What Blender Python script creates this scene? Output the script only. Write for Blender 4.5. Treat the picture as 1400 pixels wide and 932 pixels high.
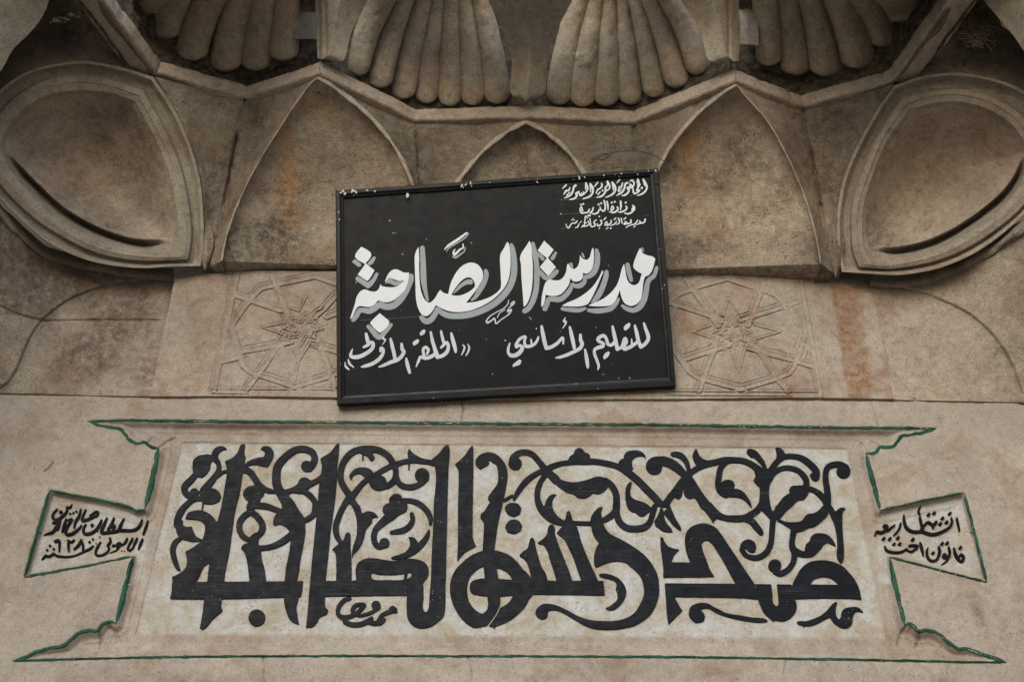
import bpy, bmesh, math, random
import numpy as np
from mathutils import Matrix, Vector
from mathutils.geometry import delaunay_2d_cdt
random.seed(7)
for o in list(bpy.data.objects):
    bpy.data.objects.remove(o)
SC = bpy.context.scene
COL = SC.collection

# ------------------------------------------------------------------ camera
FPX = 1500.0                      # focal length in pixels of a 1400 px wide picture
CAM_H = 1.6                       # eye height above the street
DIST = 3.266                      # metres from the lens to the wall
_u = np.array([35 / FPX, -1966 / FPX, 1.0]); _u /= np.linalg.norm(_u)
_r = np.array([1, .012, 0.0]); _r -= _u * (_r @ _u); _r /= np.linalg.norm(_r)
_n = np.cross(_u, _r)
MW = np.stack([_r, _n, _u])       # camera axes (right, down, forward) -> world
EYE = np.array([0.0, -DIST, CAM_H])
cam_data = bpy.data.cameras.new('camera')
cam_data.sensor_width = 36.0
cam_data.lens = FPX / 1400 * 36.0
cam_data.clip_start = 0.05
cam_data.clip_end = 500
cam = bpy.data.objects.new('camera', cam_data)
COL.objects.link(cam)
m = np.eye(4)
m[:3, 0] = MW[:, 0]; m[:3, 1] = -MW[:, 1]; m[:3, 2] = -MW[:, 2]; m[:3, 3] = EYE
cam.matrix_world = Matrix(m.tolist())
SC.camera = cam

# ------------------------------------------------------------------ daylight
SUN_EL, SUN_AZ = math.radians(26), math.radians(195)     # azimuth from +Y clockwise
SUN_STRENGTH, SKY_STRENGTH, EXPOSURE = 1.2, 0.15, 0.72
world = bpy.data.worlds.new('World'); SC.world = world
world.use_nodes = True
wn = world.node_tree
sky = wn.nodes.new('ShaderNodeTexSky'); sky.sky_type = 'NISHITA'; sky.sun_disc = False
sky.sun_elevation = SUN_EL; sky.sun_rotation = SUN_AZ
sky.dust_density = 1.0; sky.ozone_density = 1.0; sky.air_density = 1.0
bg = wn.nodes['Background']; bg.inputs['Strength'].default_value = SKY_STRENGTH
wn.links.new(sky.outputs[0], bg.inputs[0])
sun = bpy.data.lights.new('sun', 'SUN'); sun.energy = SUN_STRENGTH; sun.angle = math.radians(45)
sun.color = (1.0, 0.97, 0.93)
sun_o = bpy.data.objects.new('sun', sun); COL.objects.link(sun_o)
sdir = Vector((math.sin(SUN_AZ) * math.cos(SUN_EL), math.cos(SUN_AZ) * math.cos(SUN_EL), math.sin(SUN_EL)))
sun_o.rotation_euler = sdir.to_track_quat('Z', 'Y').to_euler()
sun_o.location = (0, -8, 9)
vs = SC.view_settings
vs.view_transform = 'Standard'; vs.look = 'None'; vs.gamma = 1.0; vs.use_curve_mapping = False
vs.exposure = EXPOSURE

# ------------------------------------------------------------------ measuring helpers
def rays(px, py):
    px = np.asarray(px, float); py = np.asarray(py, float)
    v = np.stack([(px - 700) / FPX, (py - 466) / FPX, np.ones_like(px)], -1)
    return v @ MW.T
def P(px, py, d):
    """point of the photograph at distance d in front of the wall face"""
    v = rays(px, py); t = (DIST - np.asarray(d, float)) / v[..., 1]
    return EYE + v * t[..., None]
def dZ(px, py, Z):
    """distance in front of the wall where the line of sight meets height Z (above eye)"""
    v = rays(px, py); t = Z / v[..., 2]
    return DIST - v[..., 1] * t
class Plane:
    def __init__(s, o, e1, e2):
        s.o = np.array(o, float); e1 = np.array(e1, float); e2 = np.array(e2, float)
        s.e1 = e1 / np.linalg.norm(e1); e2 = e2 - s.e1 * (e2 @ s.e1); s.e2 = e2 / np.linalg.norm(e2)
        s.n = np.cross(s.e1, s.e2)
        if s.n @ (EYE - s.o) < 0: s.n = -s.n
    def hit(s, px, py):
        v = rays(px, py); t = ((s.o - EYE) @ s.n) / (v @ s.n)
        return EYE + v * t[..., None]
    def d(s, px, py): return -s.hit(px, py)[..., 1]
    def uv(s, px, py):
        q = s.hit(px, py) - s.o
        return q @ s.e1, q @ s.e2
    def at(s, h):
        q = Plane(s.o + s.n * h, s.e1, s.e2); return q
    def world(s, u, v, h=0):
        u = np.asarray(u, float); v = np.asarray(v, float)
        return s.o + u[..., None] * s.e1 + v[..., None] * s.e2 + np.asarray(h, float)[..., None] * s.n
def wall_plane(d=0.0): return Plane((0, -d, CAM_H + 2), (1, 0, 0), (0, 0, 1))

# ------------------------------------------------------------------ noise on the stone (numpy value noise)
_rs = np.random.RandomState(11)
_tab = _rs.rand(256, 256)
def vnoise(x, y):
    xi = np.floor(x).astype(int); yi = np.floor(y).astype(int)
    fx = x - xi; fy = y - yi
    fx = fx * fx * (3 - 2 * fx); fy = fy * fy * (3 - 2 * fy)
    a = _tab[xi % 256, yi % 256]; b = _tab[(xi + 1) % 256, yi % 256]
    c = _tab[xi % 256, (yi + 1) % 256]; e = _tab[(xi + 1) % 256, (yi + 1) % 256]
    return (a * (1 - fx) + b * fx) * (1 - fy) + (c * (1 - fx) + e * fx) * fy - 0.5
def fbm(x, y, scale, octv=4, seed=0):
    x = np.asarray(x, float) / scale + seed * 17.3; y = np.asarray(y, float) / scale + seed * 9.1
    s = 0; a = 1.0
    for k in range(octv):
        s = s + a * vnoise(x, y); a *= .5; x = x * 2.03 + 5.1; y = y * 2.03 + 3.7
    return s
def sstep(a, b, x):
    t = np.clip((x - a) / (b - a), 0, 1); return t * t * (3 - 2 * t)
def seg_dist(px, py, pts):
    """distance in pixels to a polyline"""
    best = np.full(np.shape(px), 1e9)
    for (x0, y0), (x1, y1) in zip(pts[:-1], pts[1:]):
        dx, dy = x1 - x0, y1 - y0; L = dx * dx + dy * dy + 1e-9
        t = np.clip(((px - x0) * dx + (py - y0) * dy) / L, 0, 1)
        best = np.minimum(best, (px - x0 - t * dx) ** 2 + (py - y0 - t * dy) ** 2)
    return np.sqrt(best)
def in_poly(px, py, pts):
    ins = np.zeros(np.shape(px), bool); n = len(pts)
    for i in range(n):
        x0, y0 = pts[i]; x1, y1 = pts[(i + 1) % n]
        if y0 == y1: continue
        c = ((y0 > py) != (y1 > py)) & (px < (x1 - x0) * (py - y0) / (y1 - y0) + x0)
        ins ^= c
    return ins
def cr(pts, n, closed=False):
    """Catmull-Rom through pts (any dimension), resampled to n points evenly by length"""
    p = np.array(pts, float)
    q = np.vstack([p[-1:], p, p[:2]]) if closed else np.vstack([2 * p[0] - p[1], p, 2 * p[-1] - p[-2]])
    out = []
    for i in range(len(q) - 3):
        t = np.linspace(0, 1, 16, endpoint=False)[:, None]
        a, b, c, e = q[i], q[i + 1], q[i + 2], q[i + 3]
        out.append(.5 * (2 * b + (c - a) * t + (2 * a - 5 * b + 4 * c - e) * t ** 2 + (3 * b - a - 3 * c + e) * t ** 3))
    out = np.vstack(out + [p[:1] if closed else p[-1:]])
    L = np.r_[0, np.cumsum(np.linalg.norm(np.diff(out[:, :2], axis=0), axis=1))]
    s = np.linspace(0, L[-1], n)
    return np.stack([np.interp(s, L, out[:, k]) for k in range(out.shape[1])], 1)

# ------------------------------------------------------------------ object helpers
def setp(o, label=None, cat=None, group=None, kind=None):
    if label: o['label'] = label
    if cat: o['category'] = cat
    if group: o['group'] = group
    if kind: o['kind'] = kind
    return o
def thing(name, loc, label, cat, group=None):
    o = bpy.data.objects.new(name, None); COL.objects.link(o); o.location = loc
    o.empty_display_size = .2
    return setp(o, label, cat, group)
def world_loc(o):
    l = Vector(o.location)
    while o.parent: o = o.parent; l += Vector(o.location)
    return np.array(l)
def mesh_obj(name, verts, faces, mat, parent=None, label=None, attrs=None, smooth=True):
    verts = np.asarray(verts, float)
    if parent is not None: verts = verts - world_loc(parent)
    me = bpy.data.meshes.new(name)
    me.from_pydata(verts.tolist(), [], faces if isinstance(faces, list) else faces.tolist())
    if attrs:
        for k, v in attrs.items():
            a = me.attributes.new(k, 'FLOAT', 'POINT'); a.data.foreach_set('value', np.asarray(v, np.float32).ravel())
    me.materials.append(mat)
    if smooth: me.polygons.foreach_set('use_smooth', [True] * len(me.polygons))
    me.update()
    o = bpy.data.objects.new(name, me); COL.objects.link(o)
    if parent is not None: o.parent = parent
    if label: o['label'] = label
    return o
def grid_faces(nu, nv, base=0, closed=False):
    i = np.arange(nu - 1)[:, None]; j = np.arange(nv if closed else nv - 1)[None, :]
    j2 = (j + 1) % nv
    f = np.stack([i * nv + j, i * nv + j2, (i + 1) * nv + j2, (i + 1) * nv + j], -1).reshape(-1, 4) + base
    return f
class MB:
    """collects grids and lofts into one mesh"""
    def __init__(s): s.v = []; s.f = []; s.n = 0; s.at = {}
    def grid(s, V, closed=False, attrs=None):
        nu, nv = V.shape[:2]
        s.f += grid_faces(nu, nv, s.n, closed).tolist()
        s.v.append(V.reshape(-1, 3))
        for k, a in (attrs or {}).items(): s.at.setdefault(k, []).append(np.asarray(a).ravel())
        s.n += nu * nv; return s
    def poly(s, V, faces):
        s.f += [[i + s.n for i in f] for f in faces]; s.v.append(np.asarray(V, float)); s.n += len(V); return s
    def build(s, name, mat, parent=None, label=None, smooth=True):
        at = {k: np.concatenate(a) for k, a in s.at.items()} or None
        return mesh_obj(name, np.vstack(s.v), s.f, mat, parent, label, at, smooth)
def rough(px, py, amp=.003, seed=0):
    return amp * (fbm(px, py, 42, 4, seed) * 1.6 + fbm(px, py, 7, 2, seed + 3) * .5)
def loft(A, B, nu, nv, bulge=None, disp=None, amp=.003, seed=0, attrs=None):
    """surface between two curves of (px, py, depth); returns grid of world points and attributes"""
    a = cr(A, nu); b = cr(B, nu)
    s = np.linspace(0, 1, nv)[None, :, None]
    g = a[:, None, :] * (1 - s) + b[:, None, :] * s
    px, py, d = g[..., 0], g[..., 1], g[..., 2]
    t = np.linspace(0, 1, nu)[:, None] + 0 * px; ss = s[..., 0] + 0 * px
    if bulge is not None: d = d + bulge(t, ss)
    edge = np.minimum(1, np.minimum(ss, 1 - ss) * 12) if amp else 0
    d = d + rough(px, py, amp, seed) * edge
    if disp is not None: d = d + disp(px, py)
    at = {k: fn(px, py) for k, fn in (attrs or {}).items()}
    return P(px, py, d), at
def box_mb(mb, x0, x1, y0, y1, z0, z1):
    V = [(x, y, z) for x in (x0, x1) for y in (y0, y1) for z in (z0, z1)]
    return mb.poly(V, [(0, 1, 3, 2), (4, 6, 7, 5), (0, 4, 5, 1), (2, 3, 7, 6), (0, 2, 6, 4), (1, 5, 7, 3)])

# ------------------------------------------------------------------ materials
def lin(r, g, b):
    f = lambda c: (c / 255 / 12.92) if c / 255 <= .04045 else ((c / 255 + .055) / 1.055) ** 2.4
    return (f(r), f(g), f(b), 1)
def mk(name):
    m = bpy.data.materials.new(name); m.use_nodes = True
    nt = m.node_tree; b = nt.nodes['Principled BSDF']; return m, nt, b
def nd(nt, t, **k):
    n = nt.nodes.new(t)
    for a, v in k.items():
        if a in n.inputs and not hasattr(n, a): n.inputs[a].default_value = v
        else: setattr(n, a, v)
    return n
def noise(nt, vec, scale, detail=4, rough_=.6, dist=0.0):
    n = nt.nodes.new('ShaderNodeTexNoise')
    n.inputs['Scale'].default_value = scale; n.inputs['Detail'].default_value = detail
    n.inputs['Roughness'].default_value = rough_; n.inputs['Distortion'].default_value = dist
    nt.links.new(vec, n.inputs['Vector']); return n.outputs['Fac']
def ramp(nt, fac, stops):
    n = nt.nodes.new('ShaderNodeValToRGB'); e = n.color_ramp.elements
    while len(e) < len(stops): e.new(.5)
    for k, (p, c) in enumerate(stops):
        e[k].position = p; e[k].color = c if isinstance(c, tuple) else (c, c, c, 1)
    nt.links.new(fac, n.inputs[0]); return n.outputs[0]
def mix(nt, fac, a, b, mode='MIX'):
    n = nt.nodes.new('ShaderNodeMix'); n.data_type = 'RGBA'; n.blend_type = mode
    if isinstance(fac, (int, float)): n.inputs['Factor'].default_value = fac
    else: nt.links.new(fac, n.inputs['Factor'])
    for sock, v in (('A', a), ('B', b)):
        s = [i for i in n.inputs if i.name == sock and i.type == 'RGBA'][0]
        if isinstance(v, tuple): s.default_value = v
        else: nt.links.new(v, s)
    return [o for o in n.outputs if o.type == 'RGBA'][0]
def math_(nt, op, a, b=None, clamp=False):
    n = nt.nodes.new('ShaderNodeMath'); n.operation = op; n.use_clamp = clamp
    for i, v in enumerate((a, b)):
        if v is None: continue
        if isinstance(v, (int, float)): n.inputs[i].default_value = v
        else: nt.links.new(v, n.inputs[i])
    return n.outputs[0]
def coords(nt, rot=(0, 0, 0), scl=(1, 1, 1)):
    t = nt.nodes.new('ShaderNodeTexCoord'); mp = nt.nodes.new('ShaderNodeMapping')
    mp.inputs['Rotation'].default_value = rot; mp.inputs['Scale'].default_value = scl
    nt.links.new(t.outputs['Object'], mp.inputs['Vector']); return mp.outputs[0]
def attr(nt, name):
    n = nt.nodes.new('ShaderNodeAttribute'); n.attribute_name = name; return n.outputs['Fac']
def stone(name, c1, c2, c3, grime, tool=0.0, pit=.5, bump=.5, stains=None, pale=None, grain=.85):
    """weathered limestone: c1/c2 broad mottling, c3 warm patches, grime dark deposit; tool = dressing marks"""
    m, nt, b = mk(name); v = coords(nt)
    big = noise(nt, v, 2.1, 5, .62, .3)
    col = ramp(nt, big, [(.32, c1), (.68, c2)])
    warm = ramp(nt, noise(nt, v, 4.3, 6, .65, .6), [(.5, 0.0), (.72, 1.0)])
    col = mix(nt, warm, col, c3)
    if stains:
        for an, cs in stains.items():
            f = math_(nt, 'MULTIPLY', attr(nt, an), ramp(nt, noise(nt, v, 30, 9, .8), [(.36, .15), (.56, 1.0)]), True)
            col = mix(nt, f, col, cs)
    dk = ramp(nt, noise(nt, v, 7.5, 8, .74, .4), [(.53, 0.0), (.78, 1.0)])
    col = mix(nt, math_(nt, 'MULTIPLY', dk, grime), col, (c1[0] * .36, c1[1] * .34, c1[2] * .32, 1))
    fine = ramp(nt, noise(nt, v, 150, 4, .8), [(.28, (.5, .48, .46, 1)), (.5, (1, 1, 1, 1)), (.74, (1.42, 1.4, 1.38, 1))])
    col = mix(nt, grain, col, fine, 'MULTIPLY')
    grit = math_(nt, 'MULTIPLY', ramp(nt, noise(nt, v, 210, 2, .6), [(.6, 0.0), (.68, 1.0)]), ramp(nt, noise(nt, v, 13, 5, .7), [(.47, 0.0), (.62, 1.0)]))
    col = mix(nt, math_(nt, 'MULTIPLY', grit, .75 * grime), col, (c1[0] * .22, c1[1] * .2, c1[2] * .18, 1))
    med = ramp(nt, noise(nt, v, 34, 5, .7), [(.28, (.72, .7, .68, 1)), (.5, (1, 1, 1, 1)), (.75, (1.2, 1.18, 1.15, 1))])
    col = mix(nt, .7 if grain < .7 else 1.0, col, med, 'MULTIPLY')
    if pale:
        pf = attr(nt, 'pale')
        pn = noise(nt, v, 9, 6, .72, .8)
        pc = ramp(nt, pn, [(.38, pale[0]), (.5, pale[1]), (.64, pale[2])])
        pc = mix(nt, .55, pc, med, 'MULTIPLY')
        pc = mix(nt, .45, pc, fine, 'MULTIPLY')
        col = mix(nt, pf, col, pc)
    # pits and specks
    vo = nd(nt, 'ShaderNodeTexVoronoi'); vo.inputs['Scale'].default_value = 75
    nt.links.new(v, vo.inputs['Vector'])
    gate = ramp(nt, noise(nt, v, 11, 3, .6), [(.5, 0.0), (.62, 1.0)])
    pits = math_(nt, 'MULTIPLY', ramp(nt, vo.outputs['Distance'], [(.14, 1.0), (.26, 0.0)]), gate)
    col = mix(nt, math_(nt, 'MULTIPLY', pits, pit), col, (c1[0] * .25, c1[1] * .22, c1[2] * .2, 1))
    vo2 = nd(nt, 'ShaderNodeTexVoronoi'); vo2.inputs['Scale'].default_value = 48
    nt.links.new(v, vo2.inputs['Vector'])
    spk = math_(nt, 'MULTIPLY', ramp(nt, vo2.outputs['Distance'], [(.05, 1.0), (.1, 0.0)]),
                ramp(nt, noise(nt, v, 6, 3, .6), [(.52, 0.0), (.66, .75)]))
    col = mix(nt, spk, col, (min(.6, c2[0] * 1.9), min(.57, c2[1] * 1.9), min(.52, c2[2] * 1.9), 1))
    nt.links.new(col, b.inputs['Base Color'])
    b.inputs['Roughness'].default_value = .93
    b.inputs['Specular IOR Level'].default_value = .2
    h = math_(nt, 'MULTIPLY', noise(nt, v, 70, 9, .78), 1.1)
    h = math_(nt, 'ADD', h, math_(nt, 'MULTIPLY', noise(nt, v, 220, 4, .7), .45))
    h = math_(nt, 'SUBTRACT', h, math_(nt, 'MULTIPLY', pits, 1.1 * pit))
    if tool:
        vt = coords(nt, (0, 0, 0), (9, 9, 210))
        tn = noise(nt, vt, 1.0, 4, .7, .15)
        h = math_(nt, 'ADD', h, math_(nt, 'MULTIPLY', tn, tool * 1.1))
        col2 = mix(nt, .4 * tool, col, ramp(nt, tn, [(.36, (.62, .6, .58, 1)), (.5, (1, 1, 1, 1)), (.66, (1.16, 1.15, 1.13, 1))]), 'MULTIPLY')
        nt.links.new(col2, b.inputs['Base Color'])
    bp = nd(nt, 'ShaderNodeBump'); bp.inputs['Strength'].default_value = bump; bp.inputs['Distance'].default_value = .008
    nt.links.new(h, bp.inputs['Height']); nt.links.new(bp.outputs[0], b.inputs['Normal'])
    return m
def paint(name, c, rough_=.35, var=.12, streak=None, bump=.2, spec=.5, chips=None):
    m, nt, b = mk(name); v = coords(nt)
    cc = (c[0], c[1], c[2], 1)
    lo = (c[0] * (1 - var * 2), c[1] * (1 - var * 2), c[2] * (1 - var * 2), 1)
    hi = (min(1, c[0] * (1 + var * 2)), min(1, c[1] * (1 + var * 2)), min(1, c[2] * (1 + var * 2)), 1)
    col = ramp(nt, noise(nt, v, 9, 6, .7, .4), [(.3, lo), (.5, cc), (.72, hi)])
    h = math_(nt, 'MULTIPLY', noise(nt, v, 90, 5, .7), .5)
    if streak:
        vt = coords(nt, (0, math.radians(streak[0]), 0), streak[1])
        st = noise(nt, vt, 1.0, 4, .65, .3)
        h = math_(nt, 'ADD', h, st)
        col = mix(nt, ramp(nt, st, [(.55, 0.0), (.75, streak[2])]), col, (c[0] * 2.6 + .018, c[1] * 2.6 + .020, c[2] * 2.6 + .024, 1))  # highlights on the brush marks, mixed into the colour as lighter streaks
    if chips:
        vo = nd(nt, 'ShaderNodeTexVoronoi'); vo.inputs['Scale'].default_value = chips[0]
        nt.links.new(v, vo.inputs['Vector'])
        f = math_(nt, 'MULTIPLY', ramp(nt, vo.outputs['Distance'], [(chips[1], 1.0), (chips[1] + .06, 0.0)]),
                  ramp(nt, noise(nt, v, chips[0] * .2, 3, .6), [(.52, 0.0), (.6, 1.0)]))
        col = mix(nt, f, col, chips[2])
    nt.links.new(col, b.inputs['Base Color'])
    rr = ramp(nt, noise(nt, v, 30, 4, .7), [(.3, max(.05, rough_ - .12)), (.7, min(1, rough_ + .18))])
    nt.links.new(rr, b.inputs['Roughness'])
    b.inputs['Specular IOR Level'].default_value = spec
    bp = nd(nt, 'ShaderNodeBump'); bp.inputs['Strength'].default_value = bump; bp.inputs['Distance'].default_value = .003
    nt.links.new(h, bp.inputs['Height']); nt.links.new(bp.outputs[0], b.inputs['Normal'])
    return m
# ------------------------------------------------------------------ lettering: strokes and outlines -> clean contours -> relief
def smooth_poly(pts, corner=48):
    n = len(pts); p = np.array(pts, float); out = []
    tan = []
    for i in range(n):
        a = p[i] - p[i - 1]; b = p[(i + 1) % n] - p[i]
        la, lb = np.linalg.norm(a) + 1e-9, np.linalg.norm(b) + 1e-9
        ang = math.degrees(math.acos(max(-1, min(1, (a @ b) / la / lb))))
        if ang > corner: tan.append((a / la, b / lb))
        else:
            t = a / la + b / lb; t /= np.linalg.norm(t) + 1e-9; tan.append((t, t))
    for i in range(n):
        j = (i + 1) % n; L = np.linalg.norm(p[j] - p[i])
        m0 = tan[i][1] * L; m1 = tan[j][0] * L
        k = max(2, int(L / 1.5))
        for q in range(k):
            t = q / k
            out.append((2 * t ** 3 - 3 * t * t + 1) * p[i] + (t ** 3 - 2 * t * t + t) * m0 + (-2 * t ** 3 + 3 * t * t) * p[j] + (t ** 3 - t * t) * m1)
    return np.array(out)
def raster(shapes, S, wob=0.0):
    xs, ys = [], []
    for s in shapes:
        for q in (s[1] if s[0] in 'PHSG' else [(s[1], s[2])]): xs.append(q[0]); ys.append(q[1])
    ox, oy = min(xs) - 14, min(ys) - 14
    W, Hh = int((max(xs) - ox + 14) * S), int((max(ys) - oy + 14) * S)
    A = np.zeros((Hh, W), bool)
    def fill(pts, val):
        q = (np.array(pts) - (ox, oy)) * S
        x0, y0 = q[:, 0], q[:, 1]; x1, y1 = np.roll(x0, -1), np.roll(y0, -1)
        for r in range(max(0, int(y0.min())), min(Hh, int(y0.max()) + 2)):
            yy = r + .5; c = (y0 > yy) != (y1 > yy)
            if not c.any(): continue
            xc = np.sort(x0[c] + (yy - y0[c]) * (x1[c] - x0[c]) / (y1[c] - y0[c]))
            for k in range(0, len(xc) - 1, 2):
                A[r, max(0, int(round(xc[k]))):max(0, int(round(xc[k + 1])))] = val
    def disc(x, y, r, val):
        x = (x - ox) * S; y = (y - oy) * S; r = max(r * S, .6)
        i0, i1 = max(0, int(y - r)), min(Hh, int(y + r) + 2); j0, j1 = max(0, int(x - r)), min(W, int(x + r) + 2)
        yy, xx = np.ogrid[i0:i1, j0:j1]
        A[i0:i1, j0:j1][(xx + .5 - x) ** 2 + (yy + .5 - y) ** 2 <= r * r] = val
    for s in shapes:
        if s[0] == 'P': fill(smooth_poly(s[1]), True)
        elif s[0] == 'H': fill(smooth_poly(s[1]), False)
        elif s[0] in 'SG':
            p = s[1]; L = sum(math.hypot(a[0] - b[0], a[1] - b[1]) for a, b in zip(p[:-1], p[1:]))
            for x, y, w in cr(p, max(4, int(L / .35))): disc(x, y, w / 2, s[0] == 'S')
        elif s[0] == 'C': disc(s[1], s[2], s[3], True)
        elif s[0] == 'D':                                     # diamond dot
            x, y, r = s[1:4]; fill([(x - r, y + r * .15), (x + r * .1, y - r), (x + r, y - r * .1), (x - r * .1, y + r)], True)
    F = A.astype(np.float32)
    k = max(3, int(S * .55) | 1)
    for _ in range(2):
        for ax in (0, 1):
            c = np.cumsum(np.pad(F, [(k, k) if a == ax else (0, 0) for a in (0, 1)], mode='edge'), axis=ax)
            sl = lambda a, b: tuple(slice(a, b) if q == ax else slice(None) for q in (0, 1))
            n = F.shape[ax]; h = k // 2
            F = (c[sl(k + h, k + h + n)] - c[sl(h, h + n)]) / k
    if wob:
        yy, xx = np.mgrid[0:Hh, 0:W]
        F = F + wob * fbm(xx / S, yy / S, 3.2, 3, 5) * (F > .02) * (F < .98)
    return F, ox, oy
def contours(F):
    F = np.pad(F, 1); b = F > .5
    code = b[:-1, :-1] * 1 + b[:-1, 1:] * 2 + b[1:, 1:] * 4 + b[1:, :-1] * 8
    T = {1: [(3, 0)], 2: [(0, 1)], 3: [(3, 1)], 4: [(1, 2)], 5: [(3, 0), (1, 2)], 6: [(0, 2)], 7: [(3, 2)], 8: [(2, 3)],
         9: [(2, 0)], 10: [(0, 1), (2, 3)], 11: [(2, 1)], 12: [(1, 3)], 13: [(1, 0)], 14: [(0, 3)]}
    nxt = {}
    ii, jj = np.nonzero((code > 0) & (code < 15))
    def key(i, j, e): return ((i, j, 0), (i, j + 1, 1), (i + 1, j, 0), (i, j, 1))[e]
    for i, j in zip(ii.tolist(), jj.tolist()):
        for a, e in T[int(code[i, j])]: nxt[key(i, j, a)] = key(i, j, e)
    def pos(k):
        i, j, v = k
        a = F[i, j]; c = F[i + 1, j] if v else F[i, j + 1]; t = (.5 - a) / (c - a)
        return (j + (0 if v else t) - .5, i + (t if v else 0) - .5)
    loops = []
    while nxt:
        k0, k = nxt.popitem(); pts = [pos(k0)]
        while k != k0:
            pts.append(pos(k)); k = nxt.pop(k, k0)
        loops.append(np.array(pts))
    return loops
def rdp(p, tol):
    n = len(p)
    if n < 5: return p
    far = int(np.argmax(((p - p[0]) ** 2).sum(1))); keep = np.zeros(n + 1, bool); q = np.vstack([p, p[:1]])
    st = [(0, far), (far, n)]; keep[[0, far, n]] = True
    while st:
        a, b = st.pop()
        if b - a < 2: continue
        d = q[b] - q[a]; L = np.linalg.norm(d)
        r = q[a + 1:b] - q[a]
        e = np.abs(d[0] * r[:, 1] - d[1] * r[:, 0]) / L if L > 1e-9 else np.linalg.norm(r, axis=1)
        k = int(np.argmax(e))
        if e[k] > tol: keep[a + 1 + k] = True; st += [(a, a + 1 + k), (a + 1 + k, b)]
    return q[:-1][keep[:-1]]
def area(p): return .5 * np.sum(p[:, 0] * np.roll(p[:, 1], -1) - np.roll(p[:, 0], -1) * p[:, 1])
def glyphs(name, shapes, plane, front, thick, bevel, mat, parent, S=4, tol=.1, split=True, wob=0.0, minarea=.6, labels=None):
    F, ox, oy = raster(shapes, S, wob)
    L = [l for l in contours(F)]
    L = [rdp(l, tol * S) / S + (ox, oy) for l in L if abs(area(l)) > minarea * S * S]
    sg = 1 if area(max(L, key=lambda l: abs(area(l)))) > 0 else -1
    outs = [l for l in L if area(l) * sg > 0]; holes = [l for l in L if area(l) * sg < 0]
    comps = [[o] for o in outs]
    for h in holes:
        best = None
        for c in comps:
            if in_poly(h[0, 0], h[0, 1], c[0]) and (best is None or abs(area(c[0])) < abs(area(best[0]))): best = c
        if best: best.append(h)
    if not split: comps = [[l for c in comps for l in c]]
    pf = plane.at(front)
    base = world_loc(parent); res = []
    flip = np.cross(pf.e1, pf.e2) @ pf.n > 0
    for c in comps:
        VV, FF = [], []
        def add(a):
            k = len(VV); VV.extend(a.tolist()); return k
        cv, ce = [], []
        ppx = 1.0
        for l in c:
            u, v = pf.uv(l[:, 0], l[:, 1]); q = np.stack([u, v], 1); n = len(q)
            # inward direction from the raster orientation
            t = np.roll(q, -1, 0) - np.roll(q, 1, 0); t /= np.linalg.norm(t, axis=1)[:, None] + 1e-12
            nr = np.stack([-t[:, 1], t[:, 0]], 1)
            probe_px = l + 0; tp = np.roll(l, -1, 0) - np.roll(l, 1, 0); tp = tp / (np.linalg.norm(tp, axis=1)[:, None] + 1e-12)
            npx = np.stack([-tp[:, 1], tp[:, 0]], 1); sg2 = 0
            for s_ in (.5, -.5):
                w = l + npx * s_; jj = np.clip(((w[:, 0] - ox) * S).astype(int), 0, F.shape[1] - 1); ii2 = np.clip(((w[:, 1] - oy) * S).astype(int), 0, F.shape[0] - 1)
                sg2 += (1 if s_ > 0 else -1) * float((F[ii2, jj] > .5).mean())
            # picture y runs down, plane v runs up: the normal flips
            du = pf.uv(l[:, 0] + npx[:, 0] * .3, l[:, 1] + npx[:, 1] * .3); dn = np.stack([du[0] - u, du[1] - v], 1) * (1 if sg2 > 0 else -1)
            dn /= np.linalg.norm(dn, axis=1)[:, None] + 1e-12
            qi = q + dn * bevel
            a = add(pf.world(q[:, 0], q[:, 1], -thick)); b = add(pf.world(q[:, 0], q[:, 1], -bevel if bevel else 0.0))
            pairs = [(a, b)]
            if bevel:
                b2 = add(pf.world(q[:, 0] + dn[:, 0] * bevel * .35, q[:, 1] + dn[:, 1] * bevel * .35, -bevel * .3)); pairs.append((b, b2))
                d_ = add(pf.world(qi[:, 0], qi[:, 1], 0.0)); pairs.append((b2, d_))
            for x, y in pairs:
                FF += [(x + k, x + (k + 1) % n, y + (k + 1) % n, y + k) for k in range(n)]
            k0 = len(cv); cv += [Vector((float(x), float(y))) for x, y in qi]; ce += [(k0 + k, k0 + (k + 1) % n) for k in range(n)]
        o = delaunay_2d_cdt(cv, ce, [], 1, 1e-7)
        tv = np.array([(p.x, p.y) for p in o[0]]); tf = np.array([f for f in o[2] if len(f) == 3])
        if len(tf) == 0: continue
        cen = pf.world(tv[tf].mean(1)[:, 0], tv[tf].mean(1)[:, 1], 0.0) - EYE
        cc = cen @ MW; fx = 700 + FPX * cc[:, 0] / cc[:, 2]; fy = 466 + FPX * cc[:, 1] / cc[:, 2]
        jj = np.clip(((fx - ox) * S).astype(int), 0, F.shape[1] - 1); ii2 = np.clip(((fy - oy) * S).astype(int), 0, F.shape[0] - 1)
        ok = F[ii2, jj] > .42
        for hole in [l for l in c if area(l) * sg < 0]: ok &= ~in_poly(fx, fy, hole)
        tf = tf[ok]
        k = add(pf.world(tv[:, 0], tv[:, 1], 0.0)); FF += [tuple(int(i) + k for i in f) for f in tf]
        res.append(mesh_obj(name, np.array(VV), FF, mat, parent, smooth=False))
    return res
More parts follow.
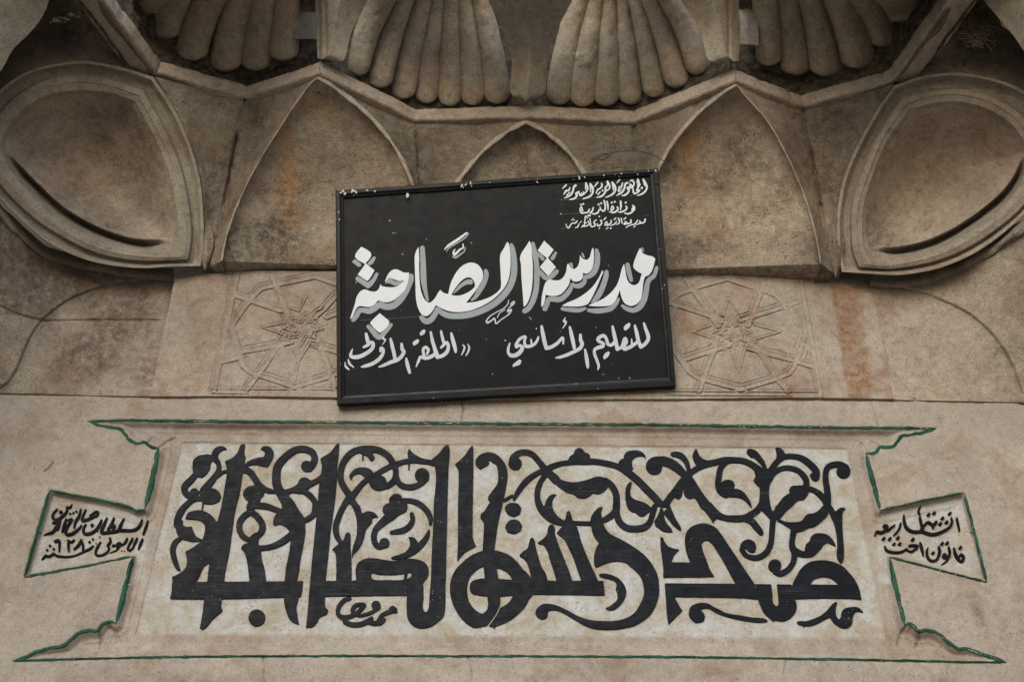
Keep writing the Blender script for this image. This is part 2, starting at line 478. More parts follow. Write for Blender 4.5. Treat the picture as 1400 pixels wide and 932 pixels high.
# ------------------------------------------------------------------ the large carved inscription (outlines in picture pixels)
INS = [
('P',[(289,621),(291,615),(297,610),(303,609),(308,611),(310.5,613.5),(304,615),(299,619),(297,625),(294,629),(290,626)]),
('P',[(263,636),(264,629),(270,623),(278,621),(288,621),(293,626),(288,632),(287,638),(283,646),(276,652),(268,650),(264,645)]),
('S',[(268,647,7),(261,655,9),(253,663,9),(252,670,9),(257,676,9),(264,675.5,10)]),('C',265.5,672.5,6),
('S',[(292,624,9),(298,632,7),(299,640,6.5),(296,647,7),(288,658,9),(280,667,10),(276,672,8)]),
('S',[(297,649,6.5),(304,645,4.5),(311,643,4)]),
('P',[(273,676),(276,670),(282,667.5),(292,667),(298,670),(302,677),(299,684),(290,688),(281,688),(275,684)]),
('S',[(276,680,7),(264,682,7),(254,690,8),(248,697,9),(243,707,9),(241.5,717,9)]),
('S',[(277.5,686,2),(276,696,1.5)]),
('P',[(328,609),(331,606),(335,607),(334,620),(335.5,624),(334,631),(331,650),(327,675),(322,693),(317,725),(313,755),(308,778),(306,794),(303,815),(302,828),(304,834),(290,846),(281,857),(276,860),(273,858),(277,835),(279,817),(283,794),(286,770),(290,750),(296,716),(302,693),(307,665),(310,643),(309,636),(307,630),(319,624),(325,617)]),
('P',[(297,712),(302,740),(292,766),(285,769),(278,774),(273,785),(268,795),(268,817.5),(232,817.5),(235,805),(236,796),(234.5,788),(243,784),(249,780),(254,774),(255.5,765),(253,753.5),(266,746),(276,737),(280,725),(280,717)]),
('P',[(235,794.8),(414,793.5),(413,806),(411,815),(320,817.5),(234,818)]),
('P',[(253,708.5),(256,701),(264,697.5),(276,697),(287,702),(293,708),(298,717),(285,723),(279,716),(277,713),(271,710),(262,709)]),
('P',[(240,710),(249.5,710),(250,717),(255,719.5),(262,718.5),(264,725),(268,732),(276,736.5),(273,739),(262,739.5),(252,737),(245,734),(241,726)]),
('S',[(246,735,5),(239,741,7),(236,751,7.5),(238,763,7.5),(242,774,6),(245,778,3)]),
('P',[(332,635),(342,628.5),(352,625),(360,624),(362,620),(361,616),(356,613.5),(359,610),(364,609),(370,611),(374,617),(374,622),(371,629),(366,637.5),(360,637),(352,635),(342,635.5),(334,640)]),
('S',[(332,641,8),(341,644,9),(348,653,9),(354,662,9),(362,668,8),(372,671,6),(376,671,5)]),
('P',[(332,675),(334,669),(340,664),(348,663),(356,663),(361,668),(360,676),(356,681),(355,685),(349,690),(347,702),(338,702),(337,690),(340,684),(335,681)]),
('S',[(348,690,8),(362,691,9),(372,694,8),(382,698,8),(390,703,9)]),
('S',[(340,700,7),(334,704,8),(328,712,8),(327,722,8),(331,731,8),(338,736,7),(344,738,5)]),
('S',[(344,699,8),(352,706,9),(358,715,9),(358,724,9),(353,731,7),(349,736,5)]),
('P',[(347,728),(351,727),(353,731),(353,741),(354,748),(356,752),(358,765),(361,775),(364,795),(341,795),(338,770),(335,757),(333,753),(329,748.5),(332,744),(340,741),(341,735)]),
('S',[(354,748,7),(365,747.5,7),(377,744,8),(388,738,9),(397,731,9)]),
('C',419,636.5,7.5),
('S',[(423,640,8),(428,633,9),(430,625,9),(426,617,9),(415,613,9),(402,615,9),(390,624,10),(380,636,11),(377.5,650,11.5),(379,664,12.5),(387,678,14),(395,690,17),(402,702,17)]),
('P',[(385,690),(404,690),(409,697),(416,707.5),(417,717),(417,728),(415,742),(411,762),(408,783),(406,793),(408,815),(405,830),(406,838),(408,850),(409,853),(403,851),(397,847),(391,835),(388,818),(389,794),(391,775),(395,755),(397,738),(396,727),(391,720),(386,717),(380,716),(376,718),(373,716),(374,708),(377,702),(381,701),(386,703)]),
('P',[(387,669),(395,667),(402,664),(407,660),(409,655),(414,652),(418,652),(425,656),(432,653),(440,646.5),(440,656),(432,661),(421,668),(420,672),(410,674),(400,673),(393,675)]),
('S',[(414,670,7),(423,676,8),(430,685,8),(431,695,9),(428,703,8),(420,709,7),(414,711,5)]),
('P',[(458,609),(462,605),(463.5,606),(463,618),(461,636),(460,660),(457,690),(452,725),(450,745),(448,765),(446,783),(445,794),(444,815),(444,825),(445,829),(448.5,833),(447,838),(441,841),(436,844),(434,849),(427,856),(418,857),(420,840),(422,815),(424,793),(427,760),(430,730),(434,690),(436,665),(439,645),(440,635),(437.5,627),(441,624),(451,618)]),
('C',351,843.5,11.5),
('P',[(443,793.3),(560,793),(560,813),(443,814.5)]),
('P',[(473,728),(476,726.5),(479,729),(479,748),(480,760),(480.5,794),(459.5,794),(459.5,770),(458,755),(454,750),(460,745),(466,741),(470,736)]),
('S',[(478,678,9),(470,690,8),(463,705,8),(459,718,8),(460,730,8),(465,740,6)]),
('S',[(480,678,9),(472,668,9),(466,656,8.5),(465.5,645,8.5),(469,632,8.5),(478,620,8.5),(490,614,8.5),(505,613,9),(517,614.5,9),(528,620.5,9),(536,630,9),(541,643,8),(539,655,8),(532,662,8),(524,665,7)]),
('P',[(494,613),(508,613),(510,620),(512,624),(511,627),(508,630),(505,627),(502,623),(498,621),(492,619)]),
('S',[(496,621,2),(496,628,2)]),
('S',[(478,682,9),(484,674,8),(492,664,7),(500,656,7),(510,650,6.5),(525,641,7),(535,636,7),(544,633,7),(555,630,7),(568,629,6),(580,630,6),(592,633,6)]),
('P',[(477,650),(480,645),(486,640),(494,638),(503,639),(509,643),(512,648),(518,648),(525,651),(528,655),(529,660),(526,667),(519,669.5),(511,668),(506,663),(503,657),(500,654),(497,650),(492,647),(486,647),(481,652),(479.5,656)]),
('S',[(541,650,8),(545,659,8),(552,664,8),(563,665,8),(574,661,8),(582,653,9)]),('C',577,649,10),
('P',[(557,621),(558,614),(560,613),(563,617),(570,622),(578,626),(590,628),(592,634),(575,633),(560,630)]),
('S',[(559,632,2),(559,641,2)]),
('S',[(480,682,9),(487,693,9),(491,704,9)]),
('P',[(485,690),(492,690),(495,702),(499,699),(506,698),(513,701),(517,706),(512,706),(508,708),(509,712),(505,717),(500,723),(498,732),(494,743),(488,752),(483,757),(481.5,763),(481,755),(483,745),(487,733),(488,722),(487,708)]),
('P',[(524,692),(528,688),(532,687),(532,681),(536,676),(542,674),(548,676),(551,682),(556,684),(557,692),(555,698),(545,703),(535,711),(526,712),(527,704),(523,698)]),
('S',[(530,707,12),(522,714,10),(514,722,8),(511,731,8),(512,740,8),(517,746,8),(523,745,8)]),('C',525.5,741.5,7),
('S',[(552,683,6),(562,684,7),(573,688,8),(583,697,8),(588,706,7),(588.5,713,5),(588,717,2)]),
('S',[(563,702,6),(564,710,7),(559,719,8),(551,724,8),(542,726,7),(535,727,5)]),
('P',[(558,734),(560,733),(566,734),(570,738),(571,741),(576,737),(582,729),(586,722),(588,725),(585,737),(578,747),(568,756),(556,762),(547,764),(538,764),(534,762),(537,760),(547,757),(556,752),(560,745),(560,738)]),
('P',[(487,792),(486,780),(487,773),(491,767),(499,763),(510,762),(526,764.5),(540,766),(553,763.5),(565,763),(577,766),(584,772),(586,780),(585,787),(580,794),(578,798),(579,802),(578,815),(556,815),(556,812),(478,813),(478,794)]),
('H',[(507,784),(509,782),(514,783.5),(522,785),(538,785),(551,783.5),(561,781.5),(563,785),(560,789),(548,792),(530,792),(512,791.5),(508,789)]),
('S',[(555,784,4),(554,790,4)]),
('P',[(556,810),(578,800),(579,815),(578,830),(580,835),(583,836),(585,833),(587,815),(589,790),(590,760),(592,720),(593,690),(595,640),(590,627.5),(600,619),(610,608),(613,608),(614,610),(613,640),(612,680),(611,720),(610,760),(610,780),(609,800),(608,835),(606,842),(600,848),(590,855),(578,858),(570,857),(562,852),(557,844),(556,835)]),
('S',[(478,817,5),(470,820,6),(463,829,6),(462,838,6),(468,843,7),(478,842,6),(488,837,6),(495,830,6),(498,826,5),(493,825,5),(486,827,6),(482,833,6),(484,839,5),(488,840,4)]),
('S',[(472,842,5),(472,849,7),(482,853,7),(494,852,7),(503,848,7),(508,844,5)]),
('S',[(491,841,4),(500,839,5),(510,835,5),(517,830,6)]),('C',514,826.5,6.3),
('S',[(504,850,6),(512,851,7),(520,850,7),(525,846,5)]),('S',[(517,848,5),(521,841,5),(528,837,6),(537,834,6)]),
('P',[(531,832),(534,828),(538,827),(543,831),(543,837),(538,837)]),
('P',[(642,612),(645,609),(647,610),(647,640),(646.5,680),(646,720),(646.5,735),(651,746),(645,749),(636,754),(630,760),(625,767),(626,740),(626,690),(627,660),(627,650),(626,640),(622,634),(628,629),(636,621)]),
('P',[(650,633),(652,625),(658,620),(668,617.5),(678,620),(687,628),(693,640),(694,650),(692,665),(689,680),(686,693),(681,715),(678,735),(676,750),(675,780),(678,790),(662,790),(660,752),(661,730),(661,713),(660,711),(657,708),(657,702),(662,698),(667,690),(670,686),(667,681),(668,677),(675,668),(680,660),(681,650),(680,640),(678,634),(674,632),(670,629),(667,628.5),(669,632),(667,635),(661,638),(657,641),(653,638)]),
('S',[(690,683,5),(700,677,4)]),
('P',[(690,694),(692,690),(700,686.5),(708,688),(713,694),(711,702),(702,706),(694,702)]),
('P',[(690.5,720),(693,714),(700,709.5),(709,711),(714,718),(712,725),(703,729),(694,727)]),
('P',[(660,752),(672,751),(684,753),(696,758),(707,767),(714,776),(722,784),(727,792),(728,813),(724,818),(718,829),(708,839),(698,847),(685,853),(677,856),(676,859),(674,857),(667,855),(658,856),(650,857.5),(643,855),(634,848),(624,835),(617,818),(615,802),(617,790),(622,779),(632,768),(645,758)]),
('H',[(656,775.5),(661,773.5),(663,791.5),(666,812.5),(666,832),(660,838),(655,836.5),(647,830),(641,820.5),(638.5,807),(640,795),(643,787),(649,780.5)]),
('H',[(679,776),(683,776.5),(692,781),(698,787),(700,791.5),(681.5,791.5)]),
('H',[(684,812.5),(702,812.5),(697,821),(690,827),(683.5,830)]),
('G',[(683.5,828,1.7),(679,838,1.9),(672,848,2),(666,856,2.4)]),
('P',[(642,803),(644,795),(650,791.5),(700,791.5),(727,792.5),(825,793),(827,812.8),(728,812.3),(650,812),(644,809)]),
('P',[(710,758),(715,753),(721,749),(723,742),(725,735),(728,734),(730,736),(732,744),(736,760),(741,775),(746,783),(749,794),(726,794),(725,783),(721,770),(716,763),(711,760)]),
('P',[(735,741),(742,736),(747,731),(749,722),(751,717),(755,716),(758,719),(759,730),(763,742),(769,757),(775,772),(780,785),(783,794),(761,794),(757,780),(752,765),(747,750),(742,744),(737,743)]),
('P',[(761,727.5),(765,723),(771,715),(774,704),(775,699),(777.5,697),(780,700),(783,711),(788,718),(795,740),(805,765),(812,780),(820,798),(827,813),(800,813),(795,794),(790,780),(785,765),(776,745),(771,736),(764,731)]),
('C',704.5,633,8.8),
('S',[(698.5,634,7),(701,625,8),(709,619,8),(718,617.5,8),(727,620,8),(736,629,8),(744,639,9),(752,647,10),(760,655,12)]),
('S',[(703,681,5),(708,672,7),(715,662,8),(724,653,8),(735,646,7),(745,642,8),(755,637,8),(768,633,7),(785,631,7),(800,630.5,8),(815,630.5,8),(830,633,8),(843,636.5,8),(852,641,9),(862,648,10),(872,656,10),(882,666,10),(892,676,10),(902,687,10)]),
('P',[(777,628),(779,623),(784,620),(786,615),(790,612),(794,612),(798,615),(800,618),(804,619),(807,623),(806,629),(795,632),(780,631)]),
('S',[(746,648,7),(739,658,7),(735,670,8),(735,682,8),(739,693,10),(746,701,12),(755,709,11),(765,714,7),(773,716,5)]),
('P',[(744,692),(746,685),(750,678),(755,675),(761,675),(756,682),(755,690),(757,697),(761,703),(768,709),(772,711),(770,717),(760,715),(750,707),(740,697),(735,690)]),
('S',[(783,714,6),(795,714.5,6),(807,715,6)]),
('P',[(746,644),(752,645),(762,652),(773,657),(783,658.5),(795,657),(806,654),(814,651),(822,651),(830,654),(831,664),(828,669),(823,673),(817,675),(811,673.5),(808,676),(803,679.5),(796,680.5),(789,679),(785,675.5),(777,673),(768,668),(757,659),(748,650)]),
('S',[(828,656,8),(836,663,9),(842,674,9),(843,685,9.5),(842,697,10),(836,704,9),(828,709,8),(822,712,6)]),
('S',[(842,690,9),(844,705,9),(849,715,9),(858,721,9),(870,722,9),(882,719.5,9),(889,712,8),(892,702,8),(895,692,8)]),
('P',[(904,690),(900,702),(894.5,712),(897,719),(901,721.5),(905,725),(912,727),(920,727),(918,722),(912,715),(908.5,707),(908,700)]),
('P',[(908,698),(909,703),(914,709),(920,717),(930,725),(932,723),(930,718),(926,712),(921,702),(916,690)]),
('P',[(861,658),(864,658.5),(863,664),(861.5,672),(863,678),(868,682),(878,685),(886,689),(890,693),(888,699),(884,702),(881,704.5),(876,705),(871,702),(869,700),(864,699),(860,696),(857,690),(855,675),(857,663)]),
('P',[(845,633),(848,628),(853,626),(853,622),(857,617),(864,615),(872,615),(880,619),(883,624),(882,627),(881,624),(876,623),(870,624),(865,628),(864,634),(866,640),(860,646),(850,642)]),
('P',[(883,637),(885,630),(891,625),(900,623),(912,624),(922,628),(930,634),(937,642),(944,650),(950,660),(938,664),(932,651),(928,648),(920,642),(913,638),(906,636),(905,640),(903,645),(897,648),(890,647),(885,643)]),
('S',[(920,620,6),(925,620.5,8),(932,623,8),(938,630,7),(941,638,6),(942,643,6)]),
('P',[(932,651),(940,644),(948,653),(956,666),(966,680),(975,691),(972,700),(963,697),(958,693),(953,684),(949,680),(943,681.5),(937,678),(934,666),(932,678),(928,682),(922,679),(918,685),(914,693),(905,693),(903,689),(909,681),(920,667)]),
('S',[(968,692,14),(980,702,10),(992,707,8),(1005,708,9),(1018,707,9),(1028,702,9),(1036,696,9),(1041,689,9)]),
('P',[(962,696),(985,703),(980,708),(977,711),(975.5,715),(974,712),(970,706)]),
('S',[(1018,707,9),(1028,712,9),(1034,719,9),(1039,725,8),(1041,728,6)]),
('S',[(944,646,8),(954,639,8),(965,634,9),(978,631,8),(990,628,8),(1003,628,8),(1015,629,8),(1026,633,8),(1036,640,9),(1042,645,9)]),
('P',[(947,622),(949,616),(952,612),(954,617),(958,624),(965,628),(974,629),(968,636),(955,638),(950,632)]),
('S',[(1000,629,5),(991,632,7),(985,640,8),(983,650,8),(982,660,8.5),(985,669,10),(992,674,11)]),
('P',[(986,660),(990,656),(996,655),(1002,657),(1005,662),(1003,667),(1010,668),(1017,672),(1023,680),(1027,688),(1028,694),(1024,689),(1018,683),(1009,679),(1000,678.5),(992,677),(985,671)]),
('S',[(1025,617,8),(1031,619,9),(1037,625,8),(1043,632,6),(1046,640,5)]),
('P',[(1021,617),(1023,613),(1028,613),(1034,616),(1033,623),(1029,625),(1025,623)]),
('P',[(1060,612),(1064,611),(1069,613),(1073,618),(1074,622),(1068,629),(1060,640),(1050,641),(1055,635),(1061,627),(1062,620),(1061,615)]),
('S',[(1055,640,8),(1064,629,8),(1073,623.5,7),(1085,623,7),(1097,626,8),(1108,634,9),(1116,643,9),(1117,650,8)]),
('P',[(1107,648),(1111,645),(1118,644),(1121,650),(1119,656),(1114,657.5),(1110,654)]),
('P',[(1034,638),(1047,640),(1060,638),(1056,650),(1053,660),(1051.5,672),(1052,680),(1054,692),(1057,700),(1057,707),(1052,705),(1046,698),(1036,695),(1038,685),(1039,675),(1038.5,665),(1035,662),(1031,657),(1030.5,655),(1033,651),(1032,644)]),
('S',[(1052,655,8),(1058,646,7),(1068,640,7),(1080,639,7),(1092,643,7),(1100,651,8),(1103,659,8),(1101,665,9)]),
('P',[(1079,668),(1082,664),(1090,663),(1100,663),(1106,665),(1106,671),(1103,678),(1098,682.5),(1092,683),(1085,689),(1080,694),(1061,692),(1066,685),(1072,678),(1080,673)]),
('S',[(1104,667,8),(1112,669,7),(1120,674,8),(1126,680,8),(1131,688,9)]),
('C',1153.5,643.5,9.5),
('S',[(1157,638,8),(1150,634.5,8),(1142,634,8),(1133,637,8),(1129.5,644,8),(1129,655,8),(1131,668,8.5),(1132,680,9),(1131,690,10)]),
('P',[(1127,688),(1133,688),(1134,696),(1131,704),(1124,711),(1115,718),(1105,721),(1097,725),(1090,726),(1083,723),(1078,720),(1068,714),(1062,711),(1066,709),(1073,712),(1084,713),(1096,711),(1100,706),(1104,702),(1112,701),(1119,697)]),
('S',[(1132,690,8),(1138,698,7),(1142,707,9)]),
('P',[(1141,699),(1145,696),(1150,693),(1157,694.5),(1153,698),(1152,704),(1152,720),(1153,735),(1154,750),(1153,765),(1150,770),(1145,762),(1145,745),(1144,730),(1141,716),(1137,706),(1134,700)]),
('P',[(1061,690),(1084,690),(1075,698),(1066,708),(1058,710),(1054,704),(1058,698)]),
('S',[(1061,700,9),(1057,712,8),(1056,722,8),(1055,735,7.5),(1053,745,8),(1047,755,8),(1037,761,8),(1027,761,7),(1019,757,7),(1014,750,6)]),
('C',1023,747.5,11),('G',[(1019.5,750,2),(1024,755,3),(1030,756,3),(1036,755,3)]),
('S',[(1046,695,9),(1053,703,8),(1058,709,7)]),
('S',[(1086,722,9),(1084,733,8),(1083,742,8),(1085,750,9),(1092,755,9),(1100,757,8),(1108,756,8)]),
('S',[(1086,752,8),(1086,762,8),(1083,771,8),(1076,779,8),(1067,783,8),(1060,781,7)]),('C',1059.5,772.5,9),
('P',[(1101,748),(1102,743),(1107,739),(1109,733),(1115,728.5),(1122,728),(1131,730),(1138,736),(1142,743),(1143,746),(1138,744),(1132,741),(1127,743),(1123,749),(1118,754),(1111,760),(1103,761),(1095,759),(1100,752)]),
('P',[(1084,797),(1090,785),(1094,778),(1100,772),(1108,767),(1117,765.5),(1128,765),(1140,767.5),(1152,773),(1162,783),(1171,795),(1176,808),(1178,819),(1170,818),(1080,818)]),
('H',[(1108,798),(1112,792),(1119,789),(1129,788),(1138,791),(1147,798.5)]),
('P',[(1078,798),(1086,817),(1089,824),(1089,832),(1085,840),(1078,846),(1070,848.5),(1060,847),(1058,849),(1052,844),(1045,837),(1039,825),(1036,815),(1034,797.5)]),
('P',[(909,796.5),(1007,797.2),(1035,798),(1082,798),(1086,818),(1030,818),(1020,817),(960,815.5),(922,815),(927,824),(933,834),(926,841),(918,849),(914,853),(912,840),(911,825),(910,810)]),
('H',[(1054,796),(1062,796),(1064,812),(1065,825),(1062,828),(1058,825),(1056,810)]),
('P',[(903,733),(906,734),(909,740),(914,746),(922,749),(929,750.5),(923,757),(918,767.5),(944,768),(939,755),(936.5,740),(938,728),(943,721),(950,717),(960,714.5),(968,715.5),(978,720),(985,728),(992,738),(1000,750),(1010,765),(1020,780),(1033,799),(1007,799),(998,783),(990,768),(982,755),(974,743),(968,738),(963,738.5),(959,742),(961,752),(966,765),(972,780),(977,787.5),(965,788),(907,788.5),(907,775),(905,760),(903,745)]),
('P',[(1089,849),(1094,848),(1102,848),(1112,845),(1123,840),(1132,832),(1138,825),(1143,821.5),(1145,823),(1143,830),(1143,838),(1146,845),(1147,846),(1150,842),(1151,835),(1155,831),(1163,829),(1172,829),(1178,833),(1181,837),(1178,836),(1172,835),(1168,838),(1166,844),(1165,852),(1160,857),(1154,858),(1146,855),(1139,849),(1135,843),(1128,846),(1119,851),(1108,855),(1100,855),(1099,858),(1098,854),(1092,853)]),
('P',[(942,835),(944,829),(950,825),(959,823),(968,824),(975,828),(983,832),(993,837),(1010,840),(1028,843),(1048,846),(1050,849),(1040,850),(1020,848),(1005,845),(990,841),(978,836),(970,831),(963,831),(957,832),(961,836),(964,842),(962,848),(957,850),(951,850),(945,845),(942,840)]),
('P',[(824,692),(822,700),(822.5,704),(824,711),(826,718),(832,727),(840,732),(852,738),(865,746),(880,757),(890,768),(896,778),(899,785),(901,797),(901,812),(898,823),(891,837),(880,847),(868,854),(855,857.5),(838,860),(818,859.5),(805,856.5),(790,849),(775,840),(765,835),(757,833.5),(750,834.5),(749,838),(748,843),(743,846),(738,845.5),(734,842),(732,836),(735,830),(742,825),(752,824.5),(762,827),(775,833),(790,841),(805,846),(825,848),(845,847),(860,842),(868,836),(875,825),(880,813),(880,800),(876,788),(870,781),(862,774),(856,769),(848,767),(836,767.5),(825,771),(815,775),(813,772),(812,765),(813,755),(816,746),(819,742),(815,737),(811,730),(808,718),(807,712),(809,704),(814,697),(819,693)]),
('P',[(819,784),(823,783),(832,784),(843,788),(851,795),(856,805),(856,813),(852,821),(845,829),(838,833),(830,832.5),(828,830),(833,828),(840,823),(844,818),(844,811),(842,805),(843,798),(841,794),(837,792),(830,790),(824,788.5),(820,787)]),
]
# ------------------------------------------------------------------ small carved texts in the two side tabs
TAB_L = [('S',p) for p in [
[(202,711,1.5),(199,720,2.8),(195.5,729,2)],[(194,710,2),(191,717,2.8),(187,721.5,2.8),(180,724,2.8),(170,724,3),(163,723,3),(165,716,2.5),(169,708,1.2)],
[(163,723,3),(158,725.5,3),(150,726.5,3),(141,727.5,3),(138,726,3),(141,718,3),(146,707,1.5)],[(155.5,707,1.8),(152,715,2.5),(147,723,2)],[(150,720,2),(156,717,2.2),(154,724,2)],
[(138.5,710,1.8),(136,716,2.8),(132,722,2.8),(126,727,3),(118,729,3),(114,727,3),(114,721,2.5),(117,716,1.5)],
[(134,699,2.2),(131,698.5,2),(126,702,2.2),(123,704.5,2.3),(131,704.5,2.2),(134,700,2)],[(127,706,2.5),(117,710,3),(112,710,3),(114,702,2.5),(117,696,1.5)],[(110,696,2),(107,706,2.8),(103,712,2.8),(101,720,2)],
[(93,710,2),(98,709,2.5),(95,714,2.5),(91,720,3),(89,727,3),(93,730,3),(101,727,3),(108,721,2),(111,717,1.2)],
[(90,709,2),(87,718,2.8),(84.5,726,1.8)],[(82,710,1.8),(80,718,2.3),(78,723,2.2)],[(72,714,2.2),(79,713,2.3),(76,720,2.8),(72,726,2.8),(65,729,2.5),(60,731,1.2)],
[(98.5,689,1.3),(95,693,2.3),(91,693,2),(91,698,2.3),(86,704,2.5),(77,710,3),(72,707,3),(73,701,2.5),(78,695,1.5)],
[(194.5,736,2),(191.5,743,2.8),(189.5,750,2)],[(187,735,1.8),(184,742,2.5),(181,749,2.5),(177,752,2.3)],[(181,735,1.8),(177,743,2.8),(174.5,750,2.5),(178,752,2.5)],
[(173.5,735,1.8),(170,742,2.5),(165,745,2.8),(161,748,3.5),(160,744,3.5),(164,742,3),(160,751,2.5),(150,755.5,1.2)],
[(150,735,2.5),(150.5,740,2.5),(147,745,2.5),(149,749,2.5),(146,755,3),(137,759,3),(131,757,3),(132,749,2.5),(137,740,1.3)],
[(57,764,1.3),(62,759,2.5),(67,759.5,2.3),(73,756,2.3),(78,759,2.5),(90,760.5,2.5),(102,759,2.3),(113,754,2.3),(124,748,2),(127,745,1.2)],
[(75,739,3),(80,738,3),(81,743,2.5),(80.5,753,1.3)],[(93,738,2.5),(93,745,2.5),(93.5,753,1.2)],[(93,738,2.5),(97,740,2.3),(101,737.5,1.8)],[(111,737,1.8),(107,744,2.8),(101,750,1.5)],[(111,737,1.8),(113,745,2.5),(113,752,1.8)]]]
TAB_L += [('D',125.5,717,3),('D',82.8,699,3),('D',95.5,701.2,1.9),('D',100,700,1.9),('D',104,698.3,1.9),('D',155,745.2,3),('C',166,752.5,1),('C',170,753,1),('C',136,733,1),('C',131,742,.8),
('D',68,745,2.2),('D',64,751,2),('D',73,749.5,2.2),('D',122,740,2.2),('D',126.5,736,1.8),('C',133,725,.8)]
TAB_R = [('S',p) for p in [
[(1308.5,707,1.5),(1310,715,2.3),(1312.5,725,1.2)],[(1301,707,1.5),(1302,713,2.5),(1298,720,2.8),(1288,726,3),(1276,729.5,3.2),(1265,727,3),(1260,723,3),(1266,715,2.5),(1270,713,2.5),(1276,718,2.5)],
[(1276,721,1.5),(1277,717,3),(1280,713,3.5)],[(1258,706,2),(1260,715,2.5),(1262,723,2.8)],[(1262,725,3),(1253,726,3),(1245,724.5,3),(1239,719,2.8),(1236.5,710,2.5),(1236,703,1.5)],
[(1259,691,1.3),(1256,698,2.5),(1258,702,1.5)],[(1232,714,1.8),(1230,721,2.5),(1226,727,2),(1222,730.5,1.2)],
[(1196.5,731,1.2),(1199,726,2.5),(1205,727,3),(1211,724,3),(1213,719,3.5),(1209,718,2.8),(1214,724,2.5),(1219,720,2),(1224,716.5,1.3)],
[(1304.5,748,1.5),(1307,757,2.8),(1311,764,3),(1315,767,3),(1318,761,2.8),(1314,757,2.3),(1311,761,2)],
[(1297.5,747,1.8),(1299,754,2.5),(1297,761,2.5),(1291,761,3.5),(1292,757,3),(1296,764,2.3),(1288,771,1.3)],
[(1284,746,1.8),(1285,754,3),(1281,764,3),(1274,766,3),(1268.5,761,3),(1267.5,753,2.5),(1269,748,1.5)],
[(1258.5,741,1.8),(1261,750,2.8),(1262.5,759,1.5)],[(1244,745,2.5),(1250,744.5,2.5),(1255,746,2.5),(1249,752,2.8),(1245,753.5,2.5),(1240,751,2)],
[(1240,750,2.8),(1232,754,3),(1222,754.5,3),(1213,752,3),(1210,746,1.8)]]]
TAB_R += [('D',x,y,3) for x,y in [(1270,702.5),(1277.5,700.5),(1289,707.5),(1286,715),(1294.5,713),(1299,701),(1208.5,735.3),(1217,735.5),(1228,734.3),(1313.5,747.5),(1288.5,742),(1295.5,741.2),(1276,755),(1248.5,736.3),(1222.5,743),(1230.5,742.6)]]
# ------------------------------------------------------------------ the painted sign
SIGN_WHITE = [('P',p) for p in [
[(494,337),(507,346),(507.5,349),(499,361),(486,352),(485.5,349.5)],[(500,360),(512,369.5),(503.5,383),(502,384),(489,375.5)],
[(526,385.5),(530,376),(535,370),(540,368),(545,369),(552,372.5),(559,372.5),(559,378),(557,388),(553,397),(546,404),(540,409),(533,412.5),(525,413),(517,410.5),(511,417),(505,419.5),(498,419),(491,418.5),(487,422),(480,435),(478.5,435.5),(485,416),(488,405),(493,398),(499,395.5),(506,398),(513,398.5),(517,396),(520.5,388),(521.5,391),(530,392.5),(538,392.5),(544,391),(549,387),(553.5,383.5),(545,384),(537,381),(532,379.5),(528,384)],
[(572.5,337),(573,350),(573,370),(574.5,392),(577,402),(581,410),(586,414),(590,412.5),(595,407),(599,400),(602,396),(606,400),(613,402),(614,396),(616,388),(621,377),(627,368),(635,361.5),(643,359),(650,360),(656,364.5),(660,372),(660.5,378),(658,385),(652,395),(645,404),(637,414),(650,412.5),(665,408),(675,403),(683,396),(684.5,393),(684.5,375),(683.5,352),(684,348),(689,339),(693,331),(695,331.5),(697,340),(698,355),(697.5,370),(694,385),(689,394),(681,403),(670,412),(655,420),(640,425),(625,426.5),(613,425),(603,421),(596,417),(592,424),(587,430),(582,432),(577,430),(572,422),(569,410),(568,390),(567,360),(567,350),(569,343)],
[(724,329),(726,335),(727.5,350),(728.5,365),(728,385),(726,400),(722,412),(718,418),(716,419),(715,405),(713,380),(712,360),(711,352),(713,346),(719,337)],
[(744,329),(757,341.5),(748.5,353.5),(735,342.5)],[(748.5,352),(760,365),(749.5,377.5),(738,365)],
[(811,339),(812,345),(812,355),(810,366),(806,372),(801,374),(797,372.5),(797,378),(794,383),(788,385),(783,384),(780,379.5),(778,388),(773,396),(766,402.5),(758,404.5),(750,404),(746,402.5),(745,410),(742,418),(740,419.5),(740.5,408),(743,395),(746,386),(751,381.5),(757,383),(764,383),(770,379),(774,371),(776,361),(777,360),(780,365),(785,368),(789,365),(792,358),(793,348.5),(796,353),(802,355.5),(806,352),(808,345),(810,339)],
[(823.5,369),(824.5,372),(822,378),(818,388),(813,399),(808,409),(804,415),(797,418),(785,419),(775,418.5),(768,418),(775,414),(787,409),(800,401),(811,391),(819,379)],
[(853,360.5),(854.5,366),(856,376),(859,385),(865,389.5),(870,389),(874,385),(877,376),(878,374.5),(870,370),(866,365),(867,358),(872,345),(875,339),(877,341),(878,345),(885,349),(893,351),(896,354),(894,362),(891,371),(887,376),(882,378),(880,384),(878,400),(876,409),(871,415),(864,418),(858,417),(853,413),(850,407),(848,399),(847.5,396),(845,403),(841,412),(835,417),(825,418.5),(812,418.5),(804,417.5),(812,414),(825,408),(836,399),(843,390),(847,380),(850,368)],
[(519,428),(524,432),(532,438.5),(532,442),(526,450),(519,455),(512,449),(506,442),(507,440)]]]
SIGN_WHITE.insert(4, ('H',[(617,403),(621,396),(627,388),(633,382),(640,379),(645,380),(649,387),(649,392),(645,396),(637,401),(628,404),(621,404)]))
SIGN_WHITE += [('S',[(607.5,341,1),(614,335,3),(625,328,3.5),(638,318.5,2.5)]),('S',[(633,334,2),(633,339,2),(629,341,2.5),(625,345,3),(621,348,3.5),(620,344,2),(622,341,1.5)])]
